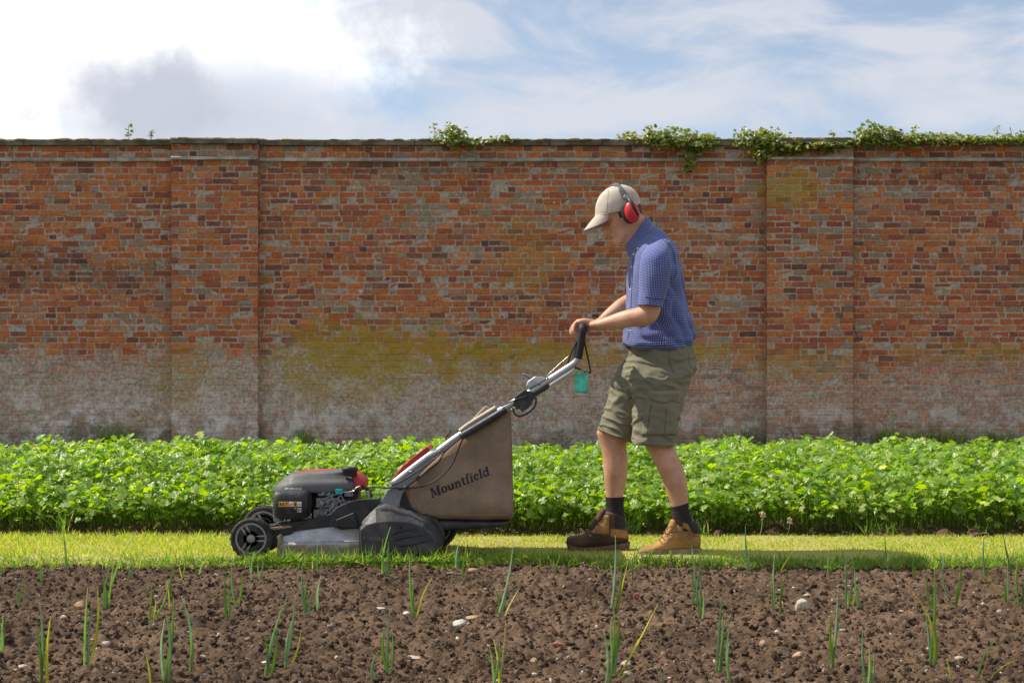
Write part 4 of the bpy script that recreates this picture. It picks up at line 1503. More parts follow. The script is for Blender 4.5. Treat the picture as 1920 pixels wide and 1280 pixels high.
def hand(yc, thumb):
    """fist over the cross bar (axis y through GX, GZ); little finger on the camera side for the near hand"""
    R0 = .0195
    c = lambda dx, dz, yy: Vector((GX + dx, yy, GZ + dz))
    # back of the hand and palm, lying over the bar
    for k in range(5):
        yy = yc + (k - 2) * .019
        h = .003 * math.cos((k - 2) * .8)
        body.add(*tube([c(.082, .012, yc + (k - 2) * .009), c(.05, .022, yc + (k - 2) * .012), c(.025, .028 + h, yc + (k - 2) * .016), c(.002, .0305 + h, yy), c(-.020, .027 + h, yy)], [.016, .016, .015, .0138, .0122], k=3, n=12))
    body.add(*ball(c(.032, .021, yc), (.045, .041, .021), 18, 12))
    # fingers of unequal length, knuckles proud, curling down in front of the bar and back under it
    for k, (ln, rr_) in enumerate(((.86, .0078), (.97, .0086), (1.03, .009), (.95, .0088))):
        yy = yc + thumb * (-.03 + k * .0205)
        j = .002 * (k % 2)
        p = [c(-.014, .031 + j, yy), c(-.031 - j, .024, yy), c(-.042 * ln ** .5, .003, yy + .001 * k), c(-.042 * ln ** .5, -.012 * ln, yy), c(-.030, -.028 * ln, yy), c(-.010, -.032 * ln, yy), c(.003, -.030, yy)]
        body.add(*tube(p, [rr_ * 1.12, rr_ * 1.12, rr_ * 1.04, rr_ * 1.08, rr_ * .96, rr_ * .9, rr_ * .72], k=4, n=12))
        body.add(*ball(c(-.019, .0335 + j, yy), (.0115, .0095, .009), 10, 8))
    # thumb leaves the side of the palm near its base and closes under the bar
    yt = yc + thumb * .046
    body.add(*tube([c(.042, .018, yc + thumb * .022), c(.034, .006, yc + thumb * .04), c(.026, -.012, yt + thumb * .004), c(.012, -.026, yt), c(-.006, -.032, yt - thumb * .006)], [.0145, .0135, .0112, .0105, .0085], k=4, n=12))


hand(NAY + .085, 1)
hand(FAY - .105, -1)
# wrists run into the hands
body.add(*tube([P(1136, 606.5, NAY + .025), P(1119, 609.5, NAY + .045), P(1109, 610, NAY + .06), Vector((GX + .03, NAY + .08, GZ + .02)), Vector((GX + .012, NAY + .085, GZ + .022))], [(.027, .03), (.0228, .029), (.021, .03), (.018, .034), (.014, .036)], k=4, n=18))
body.add(*tube([P(1145, 590, FAY - .05), P(1134, 598.5, FAY - .062), P(1124, 605, FAY - .078), P(1114, 609, FAY - .09), Vector((GX + .045, FAY - .1, GZ + .018)), Vector((GX + .02, FAY - .105, GZ + .02))], [(.03, .032), (.027, .031), (.023, .03), (.021, .031), (.019, .034), (.015, .036)], k=4, n=18))

# legs: traced front and back edges
body.add(*loft([(1172, 725, 1218, 735, FLY, .07), (1150, 770, 1196, 785, FLY, .07), (1127, 797, 1181, 806, FLY, .068), (1119, 809, 1177, 812, FLY, .064), (1121, 820, 1175, 826, FLY, .06), (1126.5, 838, 1175, 842, FLY, .056), (1130, 860, 1177, 862, FLY, .058), (1132, 885, 1176.5, 885, FLY, .058),
                (1134, 910, 1173, 910, FLY, .048), (1136.5, 932, 1168, 932, FLY, .041), (1139, 955, 1168, 957, FLY, .038), (1140, 985, 1172, 990, FLY, .038)], k=4, n=28))
body.add(*loft([(1190, 740, 1278, 745, NLY, .085), (1192, 800, 1268, 803, NLY, .078), (1203, 822, 1262.5, 826, NLY, .066), (1210, 837, 1264, 838, NLY, .062), (1222, 858, 1273, 857, NLY, .06), (1236, 886, 1283.5, 884, NLY, .061), (1243, 904, 1287, 901, NLY, .056),
                (1251, 926, 1289, 921, NLY, .046), (1258, 946, 1290, 941, NLY, .041), (1264, 965, 1293, 962, NLY, .038), (1268, 990, 1300, 990, NLY, .038)], k=4, n=28))
fuse(body, 'body', M_skin, man, 0.0036, 5)
for s in (-1, 1):
    mb = MB()
    mb.add(*ball(head(.070, s * .031, .1155), .0095, 14, 10))
    mb.build('eye', M_eye, man)
    mb = MB()
    mb.add(*tube([head(.087, s * .014, .1325), head(.0875, s * .032, .137), head(.073, s * .05, .1335)], [.0025, .0035, .002], k=4, n=8))
    mb.build('eyebrow', M_hair, man)
    mb = MB()                                        # lids shade the eyes, bowed head looks down
    mb.add(*ball(head(.070, s * .031, .1175), (.011, .011, .009), 14, 10, Matrix.Rotation(.5, 3, 'Y')))
    mb.build('eyelid', M_skin, man)
mb = MB()
mb.add(*tube([head(.0845, -.02, .052), head(.0955, -.007, .0545), head(.0975, 0, .054), head(.0955, .007, .0545), head(.0845, .02, .052)], [.002, .0035, .004, .0035, .002], k=3, n=8))
mb.add(*tube([head(.0835, -.018, .050), head(.093, -.007, .047), head(.0955, 0, .0465), head(.093, .007, .047), head(.0835, .018, .050)], [.002, .0035, .0045, .0035, .002], k=3, n=8))
mb.build('lips', M_lip, man)

mb = MB()                                            # short hair under the cap
Rg = []
for z, gr in ((.05, -.004), (.062, .002), (.08, .003), (.1, .003), (.12, .001), (.135, -.006)):
    i = min(range(len(hp)), key=lambda q: abs(hp[q][0] - z))
    _, f0, b0, w = hp[i]
    ring = []
    for j in range(40):
        a = math.radians(72) + (2 * math.pi - 2 * math.radians(72)) * j / 39
        ca, sa = math.cos(a), math.sin(a)
        if z < .1 and ca > -.75: ca, sa, g = ca, sa, -.006
        else: g = gr
        f = (f0 + b0) / 2 + ((f0 - b0) / 2 + g) * ca
        ring.append(tuple(head(f, (w + g) * sa, z)))
    Rg.append(ring)
mb.add(*rings_mesh(Rg, True))
mb.build('hair', M_hair, man)

# cap
cap = MB()
v, f, _ = loft([(1114.5, 409, 1198, 393, HY, .086, 0, 2.1), (1115.5, 404, 1199.5, 388, HY, .0875, 0, 2.1), (1117, 386, 1199.5, 376, HY, .087, 0, 2.15), (1123, 369, 1195.5, 363.5, HY, .079, 0, 2.15), (1135, 356, 1186, 354, HY, .062, 0, 2.1), (1148, 349, 1175, 348.5, HY, .035, 0, 2), (1159, 346.8, 1165, 346.8, HY, .006, 0, 2)],
              k=6, n=60, fn=lambda p: p + Vector((0.0015 * noise.noise(p * 40), .003 * noise.noise(p * 22), .0015 * noise.noise(p * 30))))
cap.add(v, f)
crown = cap.build('cap', M_cap, man)
bvC = bvh_of(crown)
mb = MB()                                            # brim, arched and pulled low
A0, A1 = P(1114.5, 406, HY), P(1197, 389, HY)
cc_ = (A0 + A1) / 2
ax_ = (A0 - cc_)
up_ = Vector((ax_.z, 0, -ax_.x)).normalized()
if up_.z < 0: up_ = -up_
nu, nv = 28, 8
vs = []
for s in (0, 1):
    for i in range(nv + 1):
        for j in range(nu + 1):
            a = math.radians(-68 + 136 * j / nu)
            w_ = i / nv
            base = cc_ + ax_ * math.cos(a) * .985 + Vector((0, math.sin(a) * .085, 0))
            fw = Vector((P(1093.5, 430, HY) - A0)) * (max(0, math.cos(a * 1.28)) ** .55)
            sid = Vector((0, math.sin(a) * -.006, 0))
            drop = -up_ * (.022 * math.sin(a) ** 2 * w_ + .006 * w_ * w_)
            p = base + (fw + sid) * w_ + drop - up_ * .003 * s
            vs.append(tuple(p))
n_ = (nu + 1) * (nv + 1)
fs = []
for i in range(nv):
    for j in range(nu):
        a = i * (nu + 1) + j
        fs += [(a, a + 1, a + nu + 2, a + nu + 1), (n_ + a + nu + 1, n_ + a + nu + 2, n_ + a + 1, n_ + a)]
rim = [j for j in range(nu + 1)] + [i * (nu + 1) + nu for i in range(1, nv + 1)] + [nv * (nu + 1) + j for j in range(nu - 1, -1, -1)] + [i * (nu + 1) for i in range(nv - 1, 0, -1)]
for a, b_ in zip(rim, rim[1:] + rim[:1]): fs.append((a, a + n_, b_ + n_, b_))
mb.add(vs, fs)
mb.build('brim', M_cap, crown)
mb = MB()
mb.add(*ball(P(1162, 346, HY), (.007, .007, .004), 12, 6))
mb.build('cap_button', M_seam, crown)
M_cs = mat('cap_stitching', (0.42, 0.35, 0.27), .95, .1, 20, 0)
for line in ([(1139, 357), (1138, 372), (1136, 390), (1134, 404)], [(1117, 400), (1130, 400.5), (1145, 398.5), (1162, 394.5)], [(1172, 348), (1180, 360), (1184, 375), (1185, 388)]):
    dn = resample(line, 6)
    mb = MB()
    mb.add(*tube([cast(bvC, P(a, b_, HY), .0003) for a, b_ in dn], .0011, k=1, n=6))
    mb.build('cap_seam', M_cs, crown)

# ear defenders
ear = empty('ear_defenders', P(1181, 404, HY), None)
adopt(ear, None)
ear.parent = man
ear.matrix_parent_inverse = Matrix.Translation(-man.location)
hw = .086
tl = Matrix.Rotation(math.radians(-12), 3, 'Y')
for s in (-1, 1):
    yy = HY + s * (hw + .006)
    c = P(1181, 404, HY)
    mb = MB()
    mb.add(*ball((c.x, yy + s * .028, c.z), (.0345, .026, .051), 28, 18, tl))
    cup = mb.build('ear_cup', M_cup, ear)
    mb = MB()
    mb.add(*ball((c.x - .009, yy + s * .006, c.z + .002), (.04, .02, .0545), 28, 14, tl))
    mb.build('cushion', M_pad, cup)
    mb = MB()
    q = [P(1173, 376, HY), P(1178, 385, HY), P(1184, 399, HY), P(1190, 411, HY)]
    of = [.012, .045, .056, .048]
    mb.add(*tube([Vector((p.x, yy + s * (o - .012 + .006), p.z)) for p, o in zip(q, of)], [(.008, .004), (.0085, .005), (.009, .005), (.011, .006)], k=4, n=10))
    mb.build('yoke', M_wire, cup)
mb = MB()
band_pts = []
for a in np.linspace(-1, 1, 13):
    t_ = abs(a)
    px = 1147.5 + 24 * t_ ** 1.5
    py = 346.5 + 30 * t_ ** 2.4
    band_pts.append((P(px, py, HY), a * (.1) if t_ < .8 else math.copysign(.08 + (t_ - .8) * .07, a)))
vs, fs = [], []
hx = Vector((.0115, 0, .0065))
for p, yy in band_pts:
    q = Vector((p.x, HY + yy, p.z))
    n_ = Vector((0, yy, .09 * (1 - abs(yy) / .1) + .01)).normalized() * .0035
    vs += [q - hx + n_, q + hx + n_, q + hx - n_, q - hx - n_]
for i in range(len(band_pts) - 1):
    for j in range(4):
        k = (j + 1) % 4
        fs.append((i * 4 + j, i * 4 + k, i * 4 + 4 + k, i * 4 + 4 + j))
fs += [(0, 1, 2, 3), tuple(len(vs) - 1 - i for i in range(4))]
mb.add(vs, fs)
mb.build('headband', M_bandg, ear, bevel=.0012)
for s in (-1, 1):
    mb = MB()
    p = P(1171, 375.5, HY)
    mb.add(*box((p.x, HY + s * .098, p.z), (.026, .012, .017), Matrix.Rotation(math.radians(25), 3, 'Y')))
    mb.build('band_clip', M_bandc, ear, bevel=.003)


# shirt
def folds(p):
    n1_ = noise.noise(Vector((p.x * 7, p.y * 5, p.z * 5)) + Vector((3, 1, 7)))
    n2_ = noise.noise(Vector((p.x * 15 + p.z * 6, p.y * 9, p.z * 10)))
    low = max(0, min(1, (1.22 - p.z) / .2))
    n3_ = noise.noise(Vector((p.x * 10, p.y * 10, p.z * 40)))
    a = .009 * n1_ + .006 * n2_ + .008 * low * n3_
    rg = 1 - abs(noise.noise(Vector((p.x * 9 + p.z * 7, p.y * 6, p.z * 7 - p.x * 6))))
    a -= .011 * max(0, rg - .7) / .3
    return p + Vector((a * .8, a * 1.6 * (-1 if p.y < HY else 1), .002 * n2_))


mb = MB()
mb.add(*loft([(1178, 474, 1218, 420, HY, .072), (1180, 479, 1236, 431, HY, .12), (1180.5, 487, 1254, 445, HY, .17), (1180, 499, 1268, 467, HY, .198), (1178.5, 518, 1279.5, 500, HY, .205, 0, 2.2), (1177, 550, 1286.5, 545, HY, .195, 0, 2.3), (1176, 580, 1291, 576, HY, .185, .004, 2.3), (1174, 606, 1296.5, 602, HY, .183, .012, 2.3),
              (1169.5, 627, 1301, 622, HY, .19, .022, 2.4), (1168, 637, 1302.5, 632, HY, .193, .032, 2.4), (1170, 642, 1301, 637, HY, .19, .038, 2.4), (1178, 645, 1296, 641, HY, .175, .036, 2.4), (1184, 640, 1291, 638, HY, .155, .02, 2.3), (1190, 630, 1286, 628, HY, .14, .01, 2.3)], k=5, n=96, fn=folds))
for yc_, sg in ((NAY - .068, -1), (FAY + .03, 1)):
    ys = lambda d: yc_ - sg * d
    mb.add(*loft([(1212, 462, 1240, 448, ys(.07), .04), (1205, 470, 1250, 459, ys(.04), .058), (1200.5, 487, 1257, 477, ys(.014), .07), (1199, 510, 1259, 504, ys(.004), .074), (1198, 535, 1254, 532, ys(0), .073), (1196.5, 558, 1246.5, 560, ys(0), .071), (1196, 570, 1242, 573.5, ys(0), .070), (1196.5, 572, 1241.5, 575.5, ys(0), .069), (1199, 571, 1239, 574, ys(0), .064), (1201, 562, 1240, 565, ys(0), .06), (1204, 548, 1242, 551, ys(0), .054)],
                 k=5, n=64, fn=lambda p: p + Vector((.004 * noise.noise(Vector((p.x * 9, p.y * 9, p.z * 7))), .006 * noise.noise(Vector((p.x * 16 + p.z * 5, p.y * 8, p.z * 9))), 0))))
shirt = mb.build('shirt', M_shirt, man, uv=True)
bvS = bvh_of(shirt)
M_bseam = mat('shirt_seam', (0.012, 0.018, 0.1), .95, .2, 30, 0)
for line in ([(1242, 455), (1252, 468), (1258, 488), (1260, 510), (1256, 528)], [(1197.5, 566), (1215, 569.5), (1243, 569)], [(1184.5, 486), (1182.5, 520), (1181, 560), (1179, 606), (1174, 636)]):
    mb = MB()
    mb.add(*tube([cast(bvS, P(a, b_, HY), .0008) for a, b_ in resample(line, 6)], .0016, k=1, n=6))
    mb.build('seam', M_bseam, shirt)
mb = MB()
mb.add(*loft([(1179, 481, 1230, 434, HY, .093), (1175, 473, 1225, 424, HY, .083), (1172, 463, 1217.5, 410, HY, .073), (1171.5, 460.5, 1215.5, 406.5, HY, .07), (1174, 461, 1213, 408, HY, .066), (1178, 469, 1216, 418, HY, .066)], k=4, n=64, caps=False))
mb.build('collar', M_shirt, shirt, uv=True)
for px, py in ((1183, 480), (1179.5, 503), (1177.5, 545), (1175.5, 622), (1190, 470)):
    p = cast(bvS, P(px + 2.5, py, HY), .0015)
    mb = MB()
    mb.add(*ball(p, (.0052, .0025, .0052), 12, 8))
    mb.build('button', M_button, shirt)

# shorts
mb = MB()
mb.add(*loft([(1188, 640, 1294, 634, HY, .15), (1184, 654, 1298, 645, HY, .163), (1180.5, 668, 1304, 672, HY, .176), (1172, 684, 1303.5, 690, HY, .182), (1166, 700, 1298, 706, HY, .178), (1168, 722, 1284, 728, HY, .165), (1178, 745, 1268, 745, HY, .12)], k=4, n=48))
mb.add(*loft([(1176, 676, 1262, 690, FLY, .09), (1160, 690, 1250, 705, FLY, .1), (1150, 708, 1240, 722, FLY, .102), (1143.5, 733, 1228, 745, FLY, .1), (1135, 765, 1212, 778, FLY, .097), (1127, 790, 1198, 806, FLY, .095), (1121, 806, 1189, 833, FLY, .096), (1116, 822, 1186, 850, FLY, .097)], k=4, n=40))
mb.add(*loft([(1186, 680, 1302, 682, NLY + .02, .1), (1181, 700, 1299, 700, NLY, .113), (1182, 718, 1288.5, 720, NLY, .115), (1186, 748, 1281.5, 748, NLY, .113), (1187.5, 785, 1274, 785, NLY, .108), (1187.5, 815, 1267, 818, NLY, .105), (1187.5, 833, 1263.5, 836.5, NLY, .105), (1188, 855, 1260, 858, NLY, .106)], k=4, n=40))


def creases(p):
    q = Vector((p.x * 11 + p.z * 7, p.y * 9, p.z * 12 - p.x * 5))
    a = noise.noise(q) * .006 + noise.noise(q * 2.3) * .0038
    r1 = 1 - abs(noise.noise(Vector((p.x * 8 - p.z * 16, p.y * 7, p.z * 22 + p.x * 9))))
    a += .0085 * max(0, r1 - .72) / .28
    return a


shorts = fuse(mb, 'shorts', M_shorts, man, 0.0048, 6, creases)
bm = bmesh.new()                                      # cut the legs off square and leave the hems open
bm.from_mesh(shorts.data)
xs_ = P(1187.5, 830, HY).x
for lo, (q0, q1), yy, zmax in ((True, ((1122, 804.5), (1187, 831)), FLY, P(0, 785, FLY).z), (False, ((1188, 833), (1262.5, 836.5)), NLY, P(0, 800, NLY).z)):
    a_, b_ = P(*q0, yy), P(*q1, yy)
    nn = Vector((-(b_ - a_).z, 0, (b_ - a_).x)).normalized()
    fs_ = [f for f in bm.faces if (f.calc_center_median().x < xs_) == lo and f.calc_center_median().z < zmax]
    vs_ = {v for f in fs_ for v in f.verts}
    es_ = {e for f in fs_ for e in f.edges}
    bmesh.ops.bisect_plane(bm, geom=list(vs_) + list(es_) + fs_, plane_co=a_, plane_no=nn, clear_inner=True)
bm.to_mesh(shorts.data)
bm.free()
sd_ = shorts.modifiers.new('cloth', 'SOLIDIFY')
sd_.thickness = 0.004
sd_.offset = -1
bvP = bvh_of(shorts)
mb = MB()
mb.add(*patch(bvP, [(1213, 737), (1276, 735), (1268, 816), (1203, 816)], .009, .014, 16, 16))
pk = mb.build('cargo_pocket', M_shorts, shorts)
mb = MB()
mb.add(*patch(bvP, [(1213, 733), (1277, 731), (1276, 752), (1214, 743)], .021, .010, 18, 6, lower=lambda u: 10 * math.sin(math.pi * min(1, u * 1.35)) ** .7 if u < .74 else 4))
mb.build('pocket_flap', M_shorts, pk)
for line in ([(1246, 657), (1247, 672), (1249, 686), (1255, 699)], [(1288, 662), (1285, 674), (1290, 690), (1299, 694)], [(1188, 822), (1210, 823), (1235, 825), (1264, 826)], [(1241, 760), (1240, 785), (1238, 812)], [(1124, 797), (1140, 800), (1160, 810), (1175, 818)]):
    dn = resample(line, 6)
    mb = MB()
    mb.add(*tube([cast(bvP, P(a, b_, HY), .0006) for a, b_ in dn], .0016, k=1, n=6))
    mb.build('seam', M_seam, shorts)
bvK = bvh_of(pk, shorts)
for line in ([(1205, 814), (1208, 790), (1214, 746)], [(1206, 812), (1235, 813), (1266, 813)], [(1240, 762), (1239, 790), (1237, 812)]):
    mb = MB()
    mb.add(*tube([cast(bvK, P(a, b_, HY), .0004) for a, b_ in resample(line, 8)], .0017, k=1, n=6))
    mb.build('pocket_seam', M_seam, pk)
mb = MB()
mb.add(*patch(bvP, [(1190, 825), (1260, 828), (1259, 836), (1190, 833.5)], .003, .006, 16, 4))
mb.build('hem', M_shorts, shorts)

# socks
for pts, yy in (([(1134.5, 931, 1171, 931, FLY, .045), (1135, 938, 1170, 939, FLY, .044), (1136, 950, 1170, 953, FLY, .043), (1135, 965, 1172, 968, FLY, .045), (1138, 985, 1174, 988, FLY, .045)], 0),
                ([(1257, 950, 1291, 941, NLY, .045), (1259, 957, 1291.5, 949, NLY, .044), (1260, 966, 1294, 960, NLY, .044), (1262, 980, 1298, 975, NLY, .045), (1266, 995, 1303, 992, NLY, .045)], 1)):
    mb = MB()
    mb.add(*loft(pts, k=6, n=36, fn=lambda p: p + Vector((.0025 * noise.noise(Vector((p.x * 6, p.y * 6, p.z * 90))), 0, 0)) * 1.0))
    mb.build('sock', M_sock, man)


# boots
def boot(nm, up_pts, shaft, sole_pts, yy, m_up, m_sole, pad, laces, tongue, extra=None):
    mb = MB()
    mb.add(*loft(up_pts, k=4, n=32))
    mb.add(*loft(shaft, k=4, n=32))
    bt = fuse(mb, nm, m_up, man, .0042, 5)
    bv = bvh_of(bt)
    top, bot = sole_pts
    n_ = len(top)
    Rg = []
    for (a, b_, w), (c, d) in zip(top, bot):
        p, q = P(a, b_, yy), P(c, d, yy)
        Rg.append([(p.x, yy - w, p.z), (p.x, yy + w, p.z), (q.x, yy + w * .97, q.z), (q.x, yy - w * .97, q.z)])
    Rg = np.array(Rg).reshape(n_, -1)
    Rg = resample(Rg, 4).reshape(-1, 4, 3)
    q = MB()
    q.add(*rings_mesh([[tuple(p) for p in r_] for r_ in Rg], True))
    sl = q.build('sole', m_sole, bt, bevel=.003)
    q = MB()
    for i in range(2, len(Rg) - 2, 2):               # lugs
        a = (Rg[i][2] + Rg[i][3]) / 2
        q.add(*box((a[0], yy, a[2] - .001), (.010, abs(Rg[i][2][1] - Rg[i][3][1]) * .96, .008)))
    q.build('tread', m_sole, sl, smooth=False)
    if pad:
        q = MB()
        q.add(*loft(pad, k=4, n=32))
        q.build('padded_collar', M_pad, bt)
    q = MB()
    q.add(*loft(tongue, k=3, n=20))
    q.build('tongue', m_up if nm != 'x' else m_up, bt)
    for (a, b_) in laces:
        q = MB()
        ca, cb_ = P(a, b_, yy), P(a + 5, b_ + 7, yy)
        pa = cast(bv, Vector((ca.x + .004, yy, ca.z - .004)), .002)
        pb_ = cast(bv, cb_, .002)
        q.add(*tube([pb_, pa, Vector((ca.x - .004, yy - .012, ca.z + .006)), Vector((ca.x - .004, yy + .012, ca.z + .006)), Vector((pa.x, yy + .03, pa.z))], .0028, k=4, n=8))
        q.build('lace', M_lace, bt)
        q = MB()
        q.add(*ball(pb_, (.004, .002, .004), 10, 6))
        q.build('eyelet', M_eyelet, bt)
    if extra: extra(bt, bv)
    return bt


def near_extra(bt, bv):
    q = MB()
    for line in ([(1244, 1018), (1256, 1008), (1262, 999), (1268, 992), (1279, 994)], [(1279, 994), (1290, 999), (1300, 1003), (1311, 1004)], [(1264, 1006), (1280, 1012), (1292, 1022), (1294, 1029)]):
        q.add(*tube([cast(bv, P(a, b_, NLY), .0004) for a, b_ in resample(line, 5)], .0012, k=1, n=6))
    q.build('stitching', M_lace, bt)
    q = MB()
    q.add(*ptube([(1259, 986, NLY - .03), (1250, 990, NLY - .045), (1247, 998, NLY - .045), (1252, 1002, NLY - .04)], 0, .0022, k=5, n=8))
    q.build('lace_loop', M_lace, bt)


def far_extra(bt, bv):
    q = MB()
    q.add(*patch(bv, [(1124, 963), (1141, 964), (1141, 1000), (1106, 998)], .0022, .004, 8, 10, FLY))
    q.add(*patch(bv, [(1143, 989), (1175, 992), (1177, 1008), (1143, 1004)], .0022, .004, 10, 5, FLY))
    q.build('tan_panel', M_tanl, bt)


boot('boot', [(1199, 1032, 1200, 1038, NLY, .022), (1203, 1027.5, 1204, 1038, NLY, .036), (1213, 1024, 1214, 1038, NLY, .045), (1226, 1019, 1228, 1037, NLY, .048), (1238, 1011, 1242, 1037, NLY, .046), (1249, 999, 1256, 1037, NLY, .042), (1260, 988, 1272, 1036, NLY, .041), (1280, 984, 1286, 1035, NLY, .041), (1298, 988, 1299, 1035, NLY, .041), (1309, 996, 1308, 1034, NLY, .038), (1313.5, 1006, 1312, 1031, NLY, .026)],
     [(1256, 1000, 1311, 1008, NLY, .042), (1259, 990, 1309, 998, NLY, .044), (1262, 979, 1304, 989, NLY, .046), (1266, 973, 1296, 982, NLY, .046), (1268, 971, 1290, 979, NLY, .04)],
     ([(1197, 1032, .024), (1203, 1030, .04), (1215, 1030, .049), (1235, 1029, .05), (1262, 1028, .043), (1290, 1027, .043), (1308, 1026, .04), (1315, 1027, .028)], [(1198, 1039), (1204, 1040), (1216, 1041), (1236, 1041), (1262, 1039.5), (1290, 1039.5), (1307, 1039), (1313, 1037)]), NLY, M_tanl, M_solg,
     [(1281, 978, 1296, 974, NLY, .047), (1284, 985, 1306, 980, NLY, .0485), (1287, 991, 1311.5, 990, NLY, .0475), (1291, 996, 1312.5, 997, NLY, .044)],
     [(1237, 1013), (1242, 1007), (1247, 1000), (1252, 993), (1257, 986)], [(1240, 1008, 1252, 1015, NLY, .026), (1249, 993, 1262, 1000, NLY, .03), (1255, 980, 1268, 988, NLY, .032), (1257, 974, 1270, 980, NLY, .03), (1261, 972, 1268, 976, NLY, .022)], near_extra)
boot('boot', [(1062, 1010, 1062, 1020, FLY, .022), (1066, 1005, 1065, 1026, FLY, .037), (1078, 1003, 1074, 1028, FLY, .046), (1092, 1001, 1090, 1028, FLY, .049), (1104, 993, 1108, 1028, FLY, .046), (1114, 982, 1125, 1027, FLY, .043), (1124, 970, 1142, 1024, FLY, .042), (1142, 966, 1155, 1022, FLY, .042), (1160, 968, 1166, 1020, FLY, .042), (1173, 978, 1174, 1019, FLY, .039), (1178, 992, 1178, 1015, FLY, .026)],
     [(1119, 984, 1177, 992, FLY, .043), (1123, 972, 1174, 980, FLY, .045), (1128, 960, 1171, 970, FLY, .047), (1134, 957, 1166, 966, FLY, .046), (1138, 956, 1162, 963, FLY, .04)],
     ([(1059.5, 1013, .024), (1064, 1018, .041), (1076, 1022, .05), (1096, 1024, .05), (1124, 1023, .043), (1152, 1019, .043), (1172, 1016, .041), (1181, 1015, .028)], [(1063, 1022), (1070, 1028), (1082, 1032), (1100, 1034), (1124, 1033.5), (1152, 1031), (1172, 1029), (1179, 1027)]), FLY, M_brnl, M_sole,
     [(1142, 962, 1164, 961, FLY, .048), (1142, 970, 1171, 968, FLY, .0495), (1144, 980, 1174, 979, FLY, .048), (1150, 988, 1175, 988, FLY, .045)],
     [(1101, 995), (1107, 988), (1112, 980), (1117, 972), (1122, 964)], [(1104, 990, 1116, 997, FLY, .026), (1113, 975, 1126, 982, FLY, .03), (1120, 962, 1134, 968, FLY, .032), (1125, 954, 1138, 960, FLY, .03), (1129, 952, 1136, 956, FLY, .022)], far_extra)

# ------------------------------------------------------------------ leeks: one thing each, traced row by row
KC = {'g': (0.27, 0.42, 0.09), 'b': (0.34, 0.46, 0.32), 'y': (0.62, 0.6, 0.1), 'd': (0.17, 0.32, 0.1), 's': (0.46, 0.37, 0.19)}


def leek(px, py, tips, label):
    """root pixel, blade tips (px, py, tint[, bow]) in the photograph; every plant stands on the soil below its root"""
    g = G(px, py, -0.03)
    zs = soil_h(g.x, g.y)
    g.z = zs - .006
    rd = random.Random(int(px * 7 + py * 13))
    o = empty('leek', g, label, 'leek', 'young leeks planted in rows')
    s = F / (CD + g.y)
    n = len(tips)
    for i, tp in enumerate(tips):
        tx, ty, tint = tp[:3]
        bow = tp[3] if len(tp) > 3 else rd.uniform(-.12, .12)
        top = Vector(((tx - 960) / s, g.y + rd.uniform(-.035, .035), CZ - (ty - HOR) / s))
        b0 = g + Vector(((i - (n - 1) / 2) * .006, rd.uniform(-.003, .003), 0))
        d = top - b0
        L_ = d.length
        w0 = min(.0038, .0024 + L_ * .0055) * (0.8 if tint in 'ys' else 1)
        side_ = Vector((1, rd.uniform(-.7, .7), 0)).normalized()
        K = 9
        vs, fs, cl = [], [], []
        base = Vector(KC[tint])
        jit = rd.uniform(.85, 1.2)
        for k in range(K + 1):
            t_ = k / K
            p = b0 + d * t_
            p.x += bow * L_ * (math.sin(math.pi * t_) * .55)
            p.z += abs(bow) * L_ * .25 * math.sin(math.pi * t_)
            w_ = w0 * (0.75 + .45 * math.sin(math.pi * min(1, t_ * 1.15))) * (1 - t_ ** 3.4) + .0006
            dep = Vector((-side_.y, side_.x, 0)) * w_ * .55
            vs += [p - side_ * w_ - dep, p + dep * .6, p + side_ * w_ - dep, p + dep * .6 + Vector((0, .0012, 0))]
            pale = max(0, 1 - t_ / .14)
            c_ = base * jit * (1 - pale) + Vector((.5, .55, .36)) * pale
            if t_ > .9 and tint in 'gy': c_ = c_.lerp(Vector((.42, .34, .15)), .5)
            cl += [(*c_, 1), (*(c_ * 1.12), 1), (*c_, 1), (*c_, 1)]
            if k:
                a = 4 * (k - 1)
                for q in range(4):
                    r_ = (q + 1) % 4
                    fs.append((a + q, a + r_, a + 4 + r_, a + 4 + q))
        fs += [(3, 2, 1, 0), (4 * K, 4 * K + 1, 4 * K + 2, 4 * K + 3)]
        q = MB()
        q.add(vs, fs)
        q.build('blade', M_leek, o, col=cl)
    return o


